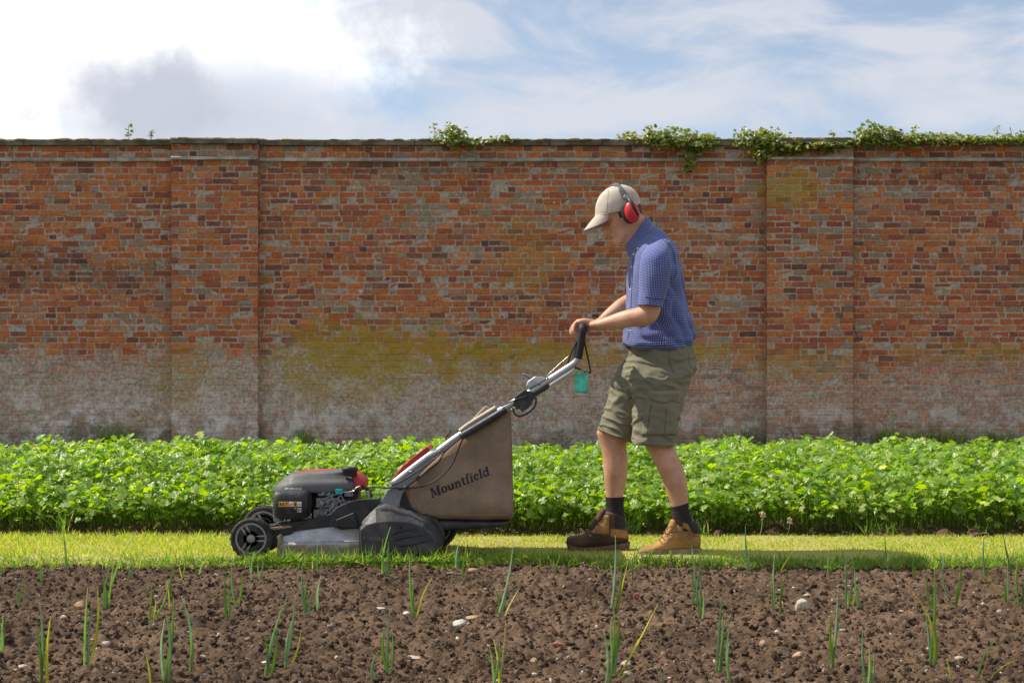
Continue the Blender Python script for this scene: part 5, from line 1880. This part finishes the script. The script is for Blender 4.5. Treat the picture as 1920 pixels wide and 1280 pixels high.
LEEKS = [
    (37, 1137, [(40, 1085, 'g'), (30, 1098, 'b')], 'short leek near the far left edge, in the second row from the lawn'),
    (77, 1102, [(77, 1050, 'g'), (80, 1062, 'b')], 'small leek by the lawn, leftmost in the row along the grass'),
    (125, 1072, [(118, 995, 'b', .05), (126, 1010, 'g')], 'tall thin leek beside the grass on the left, reaching over the lawn'),
    (198, 1138, [(207, 1052, 'b'), (196, 1075, 'g'), (255, 995, 'g', -.1), (218, 1040, 'g')], 'tall leek at left with one long blade leaning far right over the lawn'),
    (242, 1083, [(240, 1058, 'b'), (246, 1064, 'b')], 'tiny bluish leek at the grass edge, right of the tall leaning leek'),
    (163, 1250, [(160, 1102, 'g'), (180, 1098, 'y'), (170, 1130, 'b')], 'tall leek right of the round brown stone, with one yellowing blade'),
    (77, 1279, [(80, 1125, 'b'), (70, 1170, 'g')], 'tall bluish green leek at the lower left corner of the bed'),
    (91, 1279, [(101, 1150, 'y'), (96, 1190, 'y')], 'thin yellow leek touching the tall one at the lower left corner'),
    (284, 1165, [(287, 1090, 'g'), (310, 1098, 'g', .2), (296, 1120, 'y')], 'bushy leek left of the twin tall blades, bent over to the right'),
    (316, 1140, [(325, 1050, 'g'), (312, 1085, 'y')], 'upright leek behind the tallest pair of blades on the left'),
    (310, 1279, [(326, 1118, 'g', .06), (306, 1160, 'b'), (318, 1150, 'b')], 'tallest leek on the left, twin blades cut by the bottom of the photo'),
    (283, 1277, [(273, 1226, 'y')], 'single short yellow blade beside the tallest leek on the left'),
    (358, 1253, [(337, 1118, 'b', .12), (360, 1185, 'g')], 'leek leaning left, right of the tallest pair on the left'),
    (343, 1096, [(347, 1048, 'g'), (338, 1056, 'y')], 'small leek by the lawn, some way left of the front wheel'),
    (372, 1080, [(366, 1045, 'g'), (380, 1052, 'g')], 'little two bladed leek at the lawn edge, just left of the front wheel'),
    (428, 1160, [(423, 1070, 'd'), (432, 1090, 'g')], 'dark upright leek below the front wheel, left one of a close pair'),
    (445, 1137, [(440, 1042, 'b'), (449, 1075, 'g'), (432, 1127, 'y')], 'taller leek below the front wheel with a short yellow side blade'),
    (473, 1094, [(473, 1036, 'g'), (468, 1052, 'b')], 'leek standing right under the hub of the front wheel'),
    (487, 1082, [(489, 1044, 'b'), (482, 1054, 'g')], 'small bluish leek just behind the front wheel at the lawn edge'),
    (500, 1279, [(543, 1112, 'b', -.06), (498, 1190, 'g'), (522, 1170, 'g')], 'big leek leaning right, beside the white flake in the soil'),
    (537, 1252, [(553, 1115, 'b'), (546, 1165, 'b'), (562, 1182, 'y')], 'leek with two bluish blades and a short yellow one leaning right'),
    (577, 1157, [(566, 1053, 'b'), (580, 1075, 'g'), (586, 1105, 'b')], 'leek in front of the silver deck, with a bent pale base'),
    (597, 1135, [(592, 1094, 'g'), (600, 1080, 'b')], 'short leek below the deck, right of the bent one'),
    (597, 1077, [(599, 1010, 'b'), (594, 1030, 'g')], 'slim leek by the lawn whose tip crosses the silver deck'),
    (722, 1092, [(731, 988, 'g'), (719, 1008, 'g'), (742, 1040, 'g', .2), (716, 1030, 'b'), (728, 1015, 'b')], 'bushy leek with many blades in front of the black wheel cover'),
    (778, 1158, [(769, 1038, 'b', -.05), (775, 1080, 'g'), (811, 1080, 'y', -.08)], 'leek below the rear wheel with one yellow blade leaning right'),
    (857, 1073, [(867, 1000, 'b'), (861, 1030, 'b')], 'bluish leek at the lawn right of the mower, under the bag'),
    (868, 1091, [(871, 1040, 'g'), (880, 1036, 's', .1)], 'green leek with a browned tip, just below the bluish one under the bag'),
    (938, 1152, [(963, 1008, 'b', .08), (951, 1078, 'b'), (926, 1095, 'g'), (876, 1090, 's', .12), (974, 1105, 'y')], 'spreading leek between mower and boots with a withered brown blade'),
    (1016, 1082, [(1018, 1017, 'g'), (1010, 1042, 's')], 'slim leek at the lawn edge left of the dark boot, one blade pale brown'),
    (1037, 1090, [(1038, 1045, 'b'), (1050, 1040, 'g')], 'small leek below the toe of the dark boot'),
    (1152, 1142, [(1154, 1004, 'b'), (1146, 1060, 'b'), (1162, 1040, 'g'), (1178, 1050, 'y'), (1168, 1085, 'g')], 'tall many bladed leek right of the dark boot'),
    (1150, 1248, [(1150, 1135, 'g'), (1163, 1140, 'g'), (1170, 1182, 'b'), (1234, 1130, 'y', .05), (1146, 1160, 'b')], 'large leek below the boots with a long yellow blade slanting right'),
    (1140, 1279, [(1131, 1180, 'b'), (1148, 1225, 'g'), (1222, 1234, 'y', -.1)], 'leek at the bottom of the photo in front of the large slanting one'),
    (1187, 1095, [(1190, 1030, 'b'), (1205, 1035, 's', .1), (1182, 1048, 'g')], 'leek between the two boots at the lawn edge, one blade dried'),
    (728, 1252, [(730, 1142, 'b'), (722, 1175, 'g'), (734, 1185, 'g')], 'upright leek with three blades in the near rows, below the wheel cover'),
    (703, 1278, [(712, 1216, 'b', -.2), (696, 1245, 'b')], 'bent bluish leek at the bottom edge, left of the three bladed upright one'),
    (930, 1278, [(937, 1198, 'b'), (918, 1213, 'g'), (948, 1165, 's'), (926, 1195, 'y')], 'leek fanning out at the bottom edge between mower and boots'),
    (1241, 1279, [(1236, 1250, 'b')], 'single bluish leek tip at the bottom edge, right of the large slanting leek'),
    (1300, 1131, [(1297, 1022, 'b'), (1294, 1060, 'g'), (1306, 1080, 'g')], 'tall leek right below the tan boot, left one of two standing close'),
    (1315, 1153, [(1313, 1030, 'b', .02), (1336, 1038, 'b', -.25), (1321, 1110, 'g')], 'leek right of the tan boot with a blade arching to the right'),
    (1405, 1075, [(1398, 985, 'b', -.03), (1404, 1040, 'b')], 'tall single bladed leek at the lawn, right of the tan boot'),
    (1452, 1136, [(1447, 1072, 'g'), (1455, 1040, 'b')], 'upright leek left of the big cream stone, left one of a pair'),
    (1465, 1156, [(1474, 1068, 'g'), (1466, 1090, 'g'), (1522, 1150, 'd', -.08)], 'leek beside the big cream stone with a fallen blade lying right'),
    (1460, 1093, [(1487, 1030, 'y', -.04), (1457, 1042, 'd'), (1450, 1060, 's')], 'leek behind the cream stone with a yellow blade leaning right'),
    (1553, 1078, [(1553, 1030, 'b'), (1565, 1036, 'g')], 'small pale leek at the lawn edge beyond the cream stone'),
    (1590, 1138, [(1584, 1030, 'b'), (1595, 1040, 'b'), (1587, 1090, 'g'), (1603, 1100, 'y')], 'leek with dry straw at its foot, right of the cream stone'),
    (1611, 1146, [(1605, 1065, 'b', -.05), (1609, 1090, 'g')], 'plain two bladed leek just right of the one with straw'),
    (1668, 1077, [(1662, 1000, 'd', -.03), (1669, 1040, 'b'), (1660, 1045, 'g')], 'dark pointed leek at the lawn edge, tallest there on the right'),
    (1713, 1091, [(1708, 1042, 'g'), (1711, 1060, 's')], 'thin leek near the lawn, left of the long bare stick'),
    (1746, 1131, [(1744, 1066, 'g'), (1748, 1090, 'g')], 'short leek standing right behind the tall curved one on the right'),
    (1748, 1242, [(1754, 1060, 'g', .04), (1742, 1150, 'b'), (1711, 1108, 'y', .2), (1753, 1170, 'g')], 'tallest leek on the right with a yellow blade falling left'),
    (1790, 1151, [(1771, 1045, 'b', -.18), (1800, 1040, 'g'), (1793, 1090, 'g')], 'wide open leek forming a V on the right'),
    (1765, 1074, [(1762, 1038, 'g'), (1771, 1034, 'b')], 'low leek at the grass edge behind the V shaped one'),
    (1848, 1089, [(1840, 1002, 'b', -.04), (1850, 1045, 'g')], 'bluish leek by the lawn near the right edge, slightly curved'),
    (1890, 1134, [(1887, 1045, 'b'), (1884, 1085, 'g'), (1834, 1068, 'y', .15)], 'leek near the right edge with a thin yellow blade falling left'),
    (1898, 1077, [(1879, 1002, 'd', -.02), (1893, 1035, 'g')], 'dark leek leaning left over the grass at the right edge'),
    (1915, 1148, [(1910, 1040, 'g'), (1913, 1080, 'd')], 'upright leek cut by the right edge of the photo'),
    (1347, 1244, [(1359, 1105, 'b'), (1352, 1150, 'b'), (1356, 1165, 'g')], 'tall leek below the tan boot with a snapped yellow green blade'),
    (1368, 1279, [(1374, 1164, 'b', -.1), (1364, 1200, 'b')], 'bluish leek at the bottom edge, left of the grey pebble'),
    (1562, 1243, [(1567, 1092, 'b', .04), (1552, 1145, 'g'), (1558, 1185, 'y')], 'crossed leek in the near rows below the leek with straw'),
    (1628, 1279, [(1619, 1180, 'b', -.05), (1631, 1210, 'g'), (1637, 1235, 'b')], 'dark green leek at the bottom edge under the crossed one'),
    (1834, 1279, [(1873, 1195, 'b', -.15), (1845, 1215, 's')], 'leek arching right at the bottom right of the bed'),
    (1856, 1279, [(1910, 1232, 'y', -.2)], 'curved yellow blade at the bottom right corner'),
    (1782, 1279, [(1780, 1237, 'y')], 'stubby yellow leek stump at the bottom edge on the right'),
    (3, 1213, [(2, 1150, 'g'), (5, 1165, 'b')], 'leek half cut off by the left edge, low down'),
    (5, 1087, [(3, 1058, 'g'), (8, 1064, 'g')], 'short leek cut by the left edge beside the lawn'),
]
for a in LEEKS: leek(*a)


# ------------------------------------------------------------------ stones, sticks, leaves on the soil
def stone(px, py, w, h, col, label, nm='stone', cat='stone', flat=.8, tilt=0.0, mt=None):
    g = G(px, py, -0.03)
    s = F / (CD + g.y)
    rx, rz = w / s * .5, h / s * .52
    zs = soil_h(g.x, g.y)
    rd = random.Random(int(px + py * 3))
    off = Vector((rd.uniform(0, 50), rd.uniform(0, 50), 0))
    bm = bmesh.new()
    bmesh.ops.create_icosphere(bm, subdivisions=4, radius=1.0)
    cuts = []
    for k in range(9):
        v = Vector((rd.uniform(-1, 1), rd.uniform(-1, 1), rd.uniform(-.6, 1))).normalized()
        cuts.append((v, rd.uniform(.66, .9)))
    for v in bm.verts:
        c0 = v.co.copy()
        for d, k in cuts:                            # chipped flats
            e_ = v.co.dot(d) - k
            if e_ > 0: v.co -= d * e_ * .9
        v.co *= 1 + .1 * noise.noise(c0 * 1.7 + off) + .04 * noise.noise(c0 * 5 + off)
    rot = Matrix.Rotation(tilt, 3, 'Y')
    me = bpy.data.meshes.new(nm)
    for v in bm.verts:
        v.co = rot @ Vector((v.co.x * rx, v.co.y * rx * flat, v.co.z * rz))
    bm.to_mesh(me)
    n_ = len(bm.verts)
    bm.free()
    me.polygons.foreach_set('use_smooth', [True] * len(me.polygons))
    at = me.color_attributes.new('col', 'FLOAT_COLOR', 'POINT')
    cl = np.ones((n_, 4), np.float32)
    cl[:, :3] = np.array(col)
    at.data.foreach_set('color', cl.ravel())
    me.materials.append(mt or M_stone)
    o = bpy.data.objects.new(nm, me)
    C.objects.link(o)
    o.location = (g.x, g.y, zs + rz * .85)
    return tag(o, label, cat, 'stones lying in the soil' if cat == 'stone' else None)


CRM, GRY, BUF, WHT, RED = (0.46, 0.39, 0.3), (0.32, 0.29, 0.26), (0.4, 0.27, 0.165), (0.58, 0.53, 0.46), (0.33, 0.15, 0.09)
for a in [
    (1503, 1146, 28, 27, CRM, 'big cream angular stone standing among the leeks on the right'),
    (862, 1174, 27, 17, WHT, 'pale crumbly stone in the middle of the bed, below the mower bag'),
    (886, 1166, 26, 9, BUF, 'flat buff stone right beside the pale crumbly one'),
    (150, 1142, 22, 17, BUF, 'round brown stone at left beside a tall leek'),
    (199, 1204, 18, 13, CRM, 'cream pebble on the left, below the round brown stone'),
    (379, 1220, 15, 11, CRM, 'cream pebble right of the leek that leans left'),
    (410, 1192, 8, 14, WHT, 'narrow white upright flake below the front wheel'),
    (496, 1236, 20, 11, WHT, 'bright white flake at the foot of the big leaning leek'),
    (405, 1085, 12, 13, CRM, 'tan flake near the lawn, just left of the front wheel'),
    (624, 1095, 16, 7, WHT, 'thin white flake by the lawn under the mower deck'),
    (714, 1130, 26, 7, CRM, 'long pale flat stone below the wheel cover'),
    (774, 1219, 30, 8, CRM, 'long pale flat stone right of the three bladed leek'),
    (885, 1080, 24, 10, BUF, 'wide buff stone close to the lawn, right of the mower'),
    (1174, 1236, 20, 15, CRM, 'cream stone at the foot of the large slanting leek'),
    (1177, 1254, 24, 13, GRY, 'greyish oval stone just below the cream one by the slanting leek'),
    (1439, 1243, 23, 16, GRY, 'pale grey pebble in the near rows on the right'),
    (1431, 1200, 18, 15, BUF, 'brown half buried stone above the pale grey pebble'),
    (1457, 1186, 9, 8, WHT, 'tiny bright white stone above the pale grey pebble'),
    (1497, 1216, 24, 15, BUF, 'sloping buff stone right of the pale grey pebble'),
    (1345, 1071, 11, 9, CRM, 'small pinkish stone at the grass, right of the tan boot'),
    (1513, 1117, 14, 7, CRM, 'flat pale chip just behind the big cream stone'),
    (1578, 1176, 17, 5, GRY, 'thin grey sliver right of the crossed leek'),
    (1835, 1140, 18, 9, WHT, 'pale stone beside the bleached wood chip at right'),
    (1875, 1157, 14, 10, GRY, 'grey stone right of the bleached wood chip'),
    (1246, 1150, 11, 8, WHT, 'small white stone between the boots and the bed middle'),
    (40, 1232, 24, 9, CRM, 'long pale stone at the left edge of the bed'),
    (120, 1168, 14, 8, CRM, 'flat pale chip left of the tall leek with a yellow blade'),
    (762, 1150, 14, 8, WHT, 'white chip left of the leek with a yellow blade under the rear wheel'),
    (1002, 1226, 16, 12, BUF, 'blunt brown stone between the near leeks in the middle'),
    (1798, 1228, 18, 9, CRM, 'slanting pale chip right of the tallest leek on the right'),
]:
    stone(*a)
stone(1048, 1200, 26, 12, RED, 'curled rust brown dead leaf lying in the middle of the bed', 'dead_leaf', 'leaf', .6, .3)
stone(1193, 1122, 12, 14, RED, 'small upright rust brown dead leaf below the boots', 'dead_leaf', 'leaf', .3, .5)
M_wood = mat('bleached_wood', (0.4, 0.29, 0.19), .9, .3, 30, .5, 90)


def stick(pts, r_, label, nm='stick'):
    w_ = []
    for a, b_ in pts:
        g = G(a, b_, -0.03)
        w_.append(Vector((g.x, g.y, soil_h(g.x, g.y) + r_ * 1.1)))
    mb = MB()
    mb.add(*tube(w_, [r_ * .7] + [r_] * (len(pts) - 2) + [r_ * .6], k=4, n=8))
    o = mb.build(nm, M_wood)
    return tag(o, label, 'stick', None)


stick([(1687, 1144), (1700, 1145), (1720, 1146), (1745, 1145)], .0055, 'long bare stick lying left of the tallest leek on the right')
stick([(1842, 1150), (1858, 1147), (1876, 1142)], .008, 'bleached wood chip lying among stones near the right edge')
stick([(833, 1082), (848, 1083), (866, 1083)], .004, 'thin brown twig near the lawn right of the mower')
stick([(1580, 1133), (1587, 1138), (1596, 1135)], .003, 'scrap of dry straw at the foot of a leek', 'straw')

# loose crumbs and grit (countless)
bm = bmesh.new()
bmesh.ops.create_icosphere(bm, subdivisions=1, radius=1.0)
IV = np.array([v.co for v in bm.verts])
IF = np.array([[v.index for v in f.verts] for f in bm.faces])
bm.free()


def lumps(name, n, smin, smax, pw, pal, pr, mt, label, seed, zoff=.2):
    r = np.random.default_rng(seed)
    d = 2.6 + 3.7 * r.random(n) ** 1.15
    y = np.clip(d, 2.9, 6.22) - CD
    y = np.minimum(y, LN - .03)
    x = r.uniform(-1, 1, n) * (.39 * (y + CD) + .25)
    s = smin + (smax - smin) * r.random(n) ** pw
    i = np.clip(((x - SX[0]) / (SX[1] - SX[0])).round().astype(int), 0, len(SX) - 1)
    j = np.clip(((y - SY[0]) / (SY[1] - SY[0])).round().astype(int), 0, len(SY) - 1)
    z = SZ[j, i] + s * zoff
    R = frames(r.normal(0, 1, (n, 3)), r.uniform(0, 6.28, n))
    sc = s[:, None] * r.uniform(.55, 1.25, (n, 3))
    c = np.array(pal)[r.choice(len(pal), n, p=pr)] * r.uniform(.75, 1.25, (n, 1))
    n_t = len(IV)
    sc = np.asarray(sc)
    tv = IV[None] * (1 + r.normal(0, .16, (n, n_t, 1)))
    V = np.einsum('nij,nvj->nvi', R, tv * sc[:, None, :]) + np.stack([x, y, z], 1)[:, None, :]
    T = IF[None] + (np.arange(n) * n_t)[:, None, None]
    o = fast_mesh(name, V.reshape(-1, 3), T.reshape(-1, 3), mt, np.repeat(c, n_t, 0))
    tag(o, label, 'soil' if 'crumb' in name else 'pebbles', kind='stuff')


lumps('soil_crumbs', 60000, .0016, .012, 3.6, [(.045, .028, .017), (.09, .057, .035), (.16, .104, .066)], [.35, .4, .25], M_soil, 'loose crumbs of soil all over the leek bed', 61)
lumps('pebbles', 1500, .002, .0085, 2.2, [CRM, GRY, BUF, WHT, RED], [.3, .25, .27, .1, .08], M_stone, 'scattered small pebbles and grit in the leek bed', 62)


# ------------------------------------------------------------------ climbers and weeds on the wall
IL = np.array([(0, 0, 0), (.3, 0, .05), (.65, 0, .03), (1, 0, -.08), (.15, .32, 0), (.5, .3, -.02), (.82, .12, -.03), (.15, -.32, 0), (.5, -.3, -.02), (.82, -.12, -.03)])
ILF = np.array([(0, 1, 4), (1, 5, 4), (1, 2, 5), (2, 6, 5), (2, 3, 6), (0, 7, 1), (1, 7, 8), (1, 8, 2), (2, 8, 9), (2, 9, 3)])
WF = F / (CD + WY)


def WP(px, py, dy=0.0):
    return Vector(((px - 960) / WF, WY + dy, CZ - (py - HOR) / WF))


def climber(nm, cat, label, blobs, n, seed, sprigs=(), stems=(), size=(.045, .085)):
    """blobs: (px, py, rx, ry) patches of leaf cover over the coping"""
    r = np.random.default_rng(seed)
    c0 = WP(blobs[0][0], blobs[0][1])
    o = empty(nm, c0, label, cat, 'climbing plants on the wall top')
    pos, col, nr, sz = [], [], [], []
    A = np.array([b[2] * b[3] for b in blobs], float)
    pal = np.array([(0.19, 0.24, 0.04), (0.27, 0.31, 0.055), (0.11, 0.16, 0.03), (0.38, 0.37, 0.1), (0.27, 0.2, 0.08)])
    for k in r.choice(len(blobs), n, p=A / A.sum()):
        bx, by, rx, ry = blobs[k]
        a, q = r.uniform(0, 6.28), r.random() ** .6
        q *= 1 + .25 * math.sin(3 * a + k) + .15 * math.sin(7 * a + 2 * k)
        px, py = bx + rx * q * math.cos(a), by + ry * q * math.sin(a)
        thick = .16 * max(.15, 1 - q)
        front = -.075 - r.random() * thick - .05 * (py > 270)
        p = WP(px, py, front if py > 262 else r.uniform(-.2, .2))
        pos.append(p)
        col.append(pal[r.choice(5, p=[.36, .26, .2, .1, .08])] * r.uniform(.8, 1.3))
        nr.append((r.normal(0, .6), -.55 + r.normal(0, .5), .75))
        sz.append(r.uniform(*size))
    for sx, sy, tx, ty in sprigs:
        for q in np.linspace(.1, 1, 14):
            p = WP(sx + (tx - sx) * q + r.normal(0, 2), sy + (ty - sy) * q, r.uniform(-.08, .08))
            pos.append(p)
            col.append(pal[r.choice(5)] * r.uniform(.8, 1.2))
            nr.append((r.normal(0, .8), r.normal(0, .8), .6))
            sz.append(r.uniform(.03, .06))
    f = scatter('foliage', IL, ILF, np.array(pos), frames(np.array(nr), r.uniform(0, 6.28, len(pos))), np.array(sz), np.array(col), M_ivy, o)
    mb = MB()
    for bx, by, rx, ry in blobs:
        for q in range(2):
            x0 = bx + r.uniform(-.7, .7) * rx
            mb.add(*ptube([(x0, 259, WY + .05), (x0 + r.uniform(-6, 6), 263, WY - .1), (x0 + r.uniform(-10, 10), by + ry * .4, WY - .1)], 0, .007, k=3, n=6))
    for sx, sy, tx, ty in sprigs:
        mb.add(*ptube([(sx, sy, WY), ((sx + tx) / 2 + 1, (sy + ty) / 2, WY), (tx, ty, WY)], 0, [.006, .005, .003], k=3, n=6))
    mb.build('stem', M_twig, o)
    for pts in stems:
        mb = MB()
        mb.add(*ptube(pts, WY - .085, .006, k=5, n=6))
        mb.build('bare_shoot', M_twig, o)
    return o


climber('ivy', 'ivy', 'small ivy clump over the coping left of the man in the cap', [(845, 258, 38, 16), (868, 268, 26, 14), (852, 250, 22, 14), (886, 272, 16, 8)], 420, 71, [(815, 262, 812, 232)], [[(840, 268), (855, 276), (872, 284), (880, 290)]])
climber('ivy', 'ivy', 'little ivy sprout on the coping just right of the small clump', [(944, 262, 14, 6), (922, 266, 9, 5)], 60, 72, [(946, 262, 952, 256)])
climber('ivy', 'ivy', 'dense ivy clump above and behind the man, trailing one shoot down the wall', [(1270, 264, 64, 20), (1232, 254, 36, 13), (1306, 276, 30, 16), (1188, 256, 34, 6), (1322, 262, 24, 12), (1288, 312, 10, 16)], 950, 73, [(1225, 250, 1215, 240)], [[(1286, 280), (1290, 300), (1284, 322)]])
climber('ivy', 'ivy', 'long ivy mass spilling over the pier on the right', [(1440, 268, 52, 20), (1404, 256, 26, 11), (1480, 280, 44, 14), (1425, 292, 20, 11), (1530, 277, 56, 11), (1575, 272, 40, 9)], 1250, 74, [(1385, 258, 1378, 246), (1430, 252, 1428, 243), (1562, 258, 1558, 247)], [[(1560, 280), (1596, 284), (1594, 320), (1597, 345)], [(1482, 380 - 14), (1481, 400), (1480, 430)], [(1582, 352), (1586, 360), (1594, 374)]])
climber('ivy', 'ivy', 'ivy running along the wall top to the right edge, with bare shoots', [(1650, 262, 54, 20), (1632, 250, 34, 16), (1706, 262, 50, 14), (1760, 264, 50, 11), (1830, 264, 56, 9), (1895, 262, 40, 9), (1960, 264, 40, 9)], 1500, 75, [(1628, 252, 1634, 233), (1712, 258, 1716, 236), (1652, 250, 1668, 240), (1760, 258, 1766, 250), (1866, 258, 1870, 238)], [[(1700, 272), (1728, 278), (1734, 292), (1728, 284)], [(1808, 268), (1804, 280), (1790, 286)], [(1909, 386), (1912, 420), (1913, 470), (1917, 496)], [(1870, 446), (1869, 470), (1867, 486)], [(1890, 262), (1896, 250), (1893, 238)]])
for a in ((242, 262, 241, 238, 'tiny leafy seedling on the coping at left, taller of two'), (283, 262, 285, 244, 'tiny leafy seedling on the coping at left, shorter of two')):
    r = np.random.default_rng(int(a[0]))
    o = empty('seedling', WP(a[0], a[1]), a[4], 'seedling', 'climbing plants on the wall top')
    pos = np.array([WP(a[0] + (a[2] - a[0]) * q + r.normal(0, 2.5), a[1] + (a[3] - a[1]) * q, r.uniform(-.05, .05)) for q in np.linspace(.3, 1, 16)])
    scatter('foliage', IL, ILF, pos, frames(np.stack([r.normal(0, .6, 16), r.normal(0, .6, 16), np.ones(16)], 1), r.uniform(0, 6.28, 16)), r.uniform(.04, .07, 16), np.tile([0.12, 0.17, 0.05], (16, 1)), M_ivy, o)
    mb = MB()
    mb.add(*ptube([(a[0], a[1] + 2, WY), (a[2], a[3], WY)], 0, .005, k=1, n=6))
    mb.build('stem', M_twig, o)


def tuft(px, yv, n, h, spread, label, nm='grass_tuft', cols=long_, wid=.008, seed=1, z0=0.0, head=False):
    r = np.random.default_rng(seed + int(px))
    x0 = (px - 960) * (CD + yv) / F
    nr = np.stack([r.normal(0, .35, n), r.normal(0, .3, n), np.ones(n)], 1)
    hh_ = h * r.uniform(.45, 1.1, n)
    pal = np.array([c[0] for c in cols])
    c_ = pal[r.choice(len(cols), n, p=[c[1] for c in cols])] * r.uniform(.8, 1.2, (n, 1))
    pos = np.stack([x0 + r.normal(0, spread, n), yv + r.normal(0, min(.03, spread), n), np.full(n, z0)], 1)
    o = scatter(nm, BL, BLF, pos, frames(nr, r.uniform(0, 6.28, n)), np.stack([np.full(n, wid), hh_ * .8, hh_], 1), c_, M_grass)
    return tag(o, label, 'grass tuft' if nm == 'grass_tuft' else 'weed', 'weeds and tufts along the edges')


tuft(118, .93, 26, .15, .02, 'upright grass tuft at the crop edge on the far left')
tuft(1640, .95, 26, .11, .03, 'grass tuft at the crop edge right of the man, beside the right pier')
tuft(1672, .95, 16, .08, .025, 'small pale grass tuft at the crop edge, right of the bigger tuft')
tuft(1185, .98, 20, .16, .03, 'grass tuft between the boots at the edge of the crop')
tuft(1835, .95, 14, .09, .03, 'sparse grass tuft at the crop edge near the right side')
tuft(1322, .93, 10, .09, .012, 'little grass tuft behind the tan boot')
tuft(1742, WY - .08, 220, .34, .22, 'bushy green weeds at the foot of the wall on the right', 'wall_weed', long_, .02)
tuft(1665, WY - .08, 90, .38, .07, 'tall weeds in the corner beside the right pier', 'wall_weed', long_, .02)
tuft(1862, WY - .08, 110, .33, .12, 'weeds at the wall foot near the right edge', 'wall_weed', long_, .02)
tuft(1375, WY - .08, 120, .33, .12, 'low weeds at the wall foot left of the right pier', 'wall_weed', long_, .022)
tuft(565, WY - .08, 50, .36, .06, 'weeds at the wall foot right of the left pier', 'wall_weed', long_, .02)
tuft(215, WY - .08, 110, .36, .14, 'low weeds at the wall foot left of the left pier', 'wall_weed', long_, .022)
for k, (px, py, h_) in enumerate(((1425, 1004, 36), (1476, 1003, 24))):
    base = G(px, py, 0)
    s = F / (CD + base.y)
    o = empty('seed_head', base, ('taller' if k == 0 else 'shorter') + ' dry grass stalk with a seed head at the crop edge right of the man', 'grass stalk', 'weeds and tufts along the edges')
    mb = MB()
    tp = base + Vector((.012, 0, h_ / s))
    mb.add(*tube([base, base.lerp(tp, .5) + Vector((.004, 0, 0)), tp], .0016, k=3, n=6))
    mb.build('stalk', M_twig, o)
    mb = MB()
    rd = random.Random(k)
    for i in range(22):
        q = rd.random()
        mb.add(*ball(tp + Vector((rd.gauss(0, .006), rd.gauss(0, .006), -.005 + .03 * q)), (.0045, .0045, .007), 6, 4))
    mb.build('ear', M_twig, o, smooth=False)
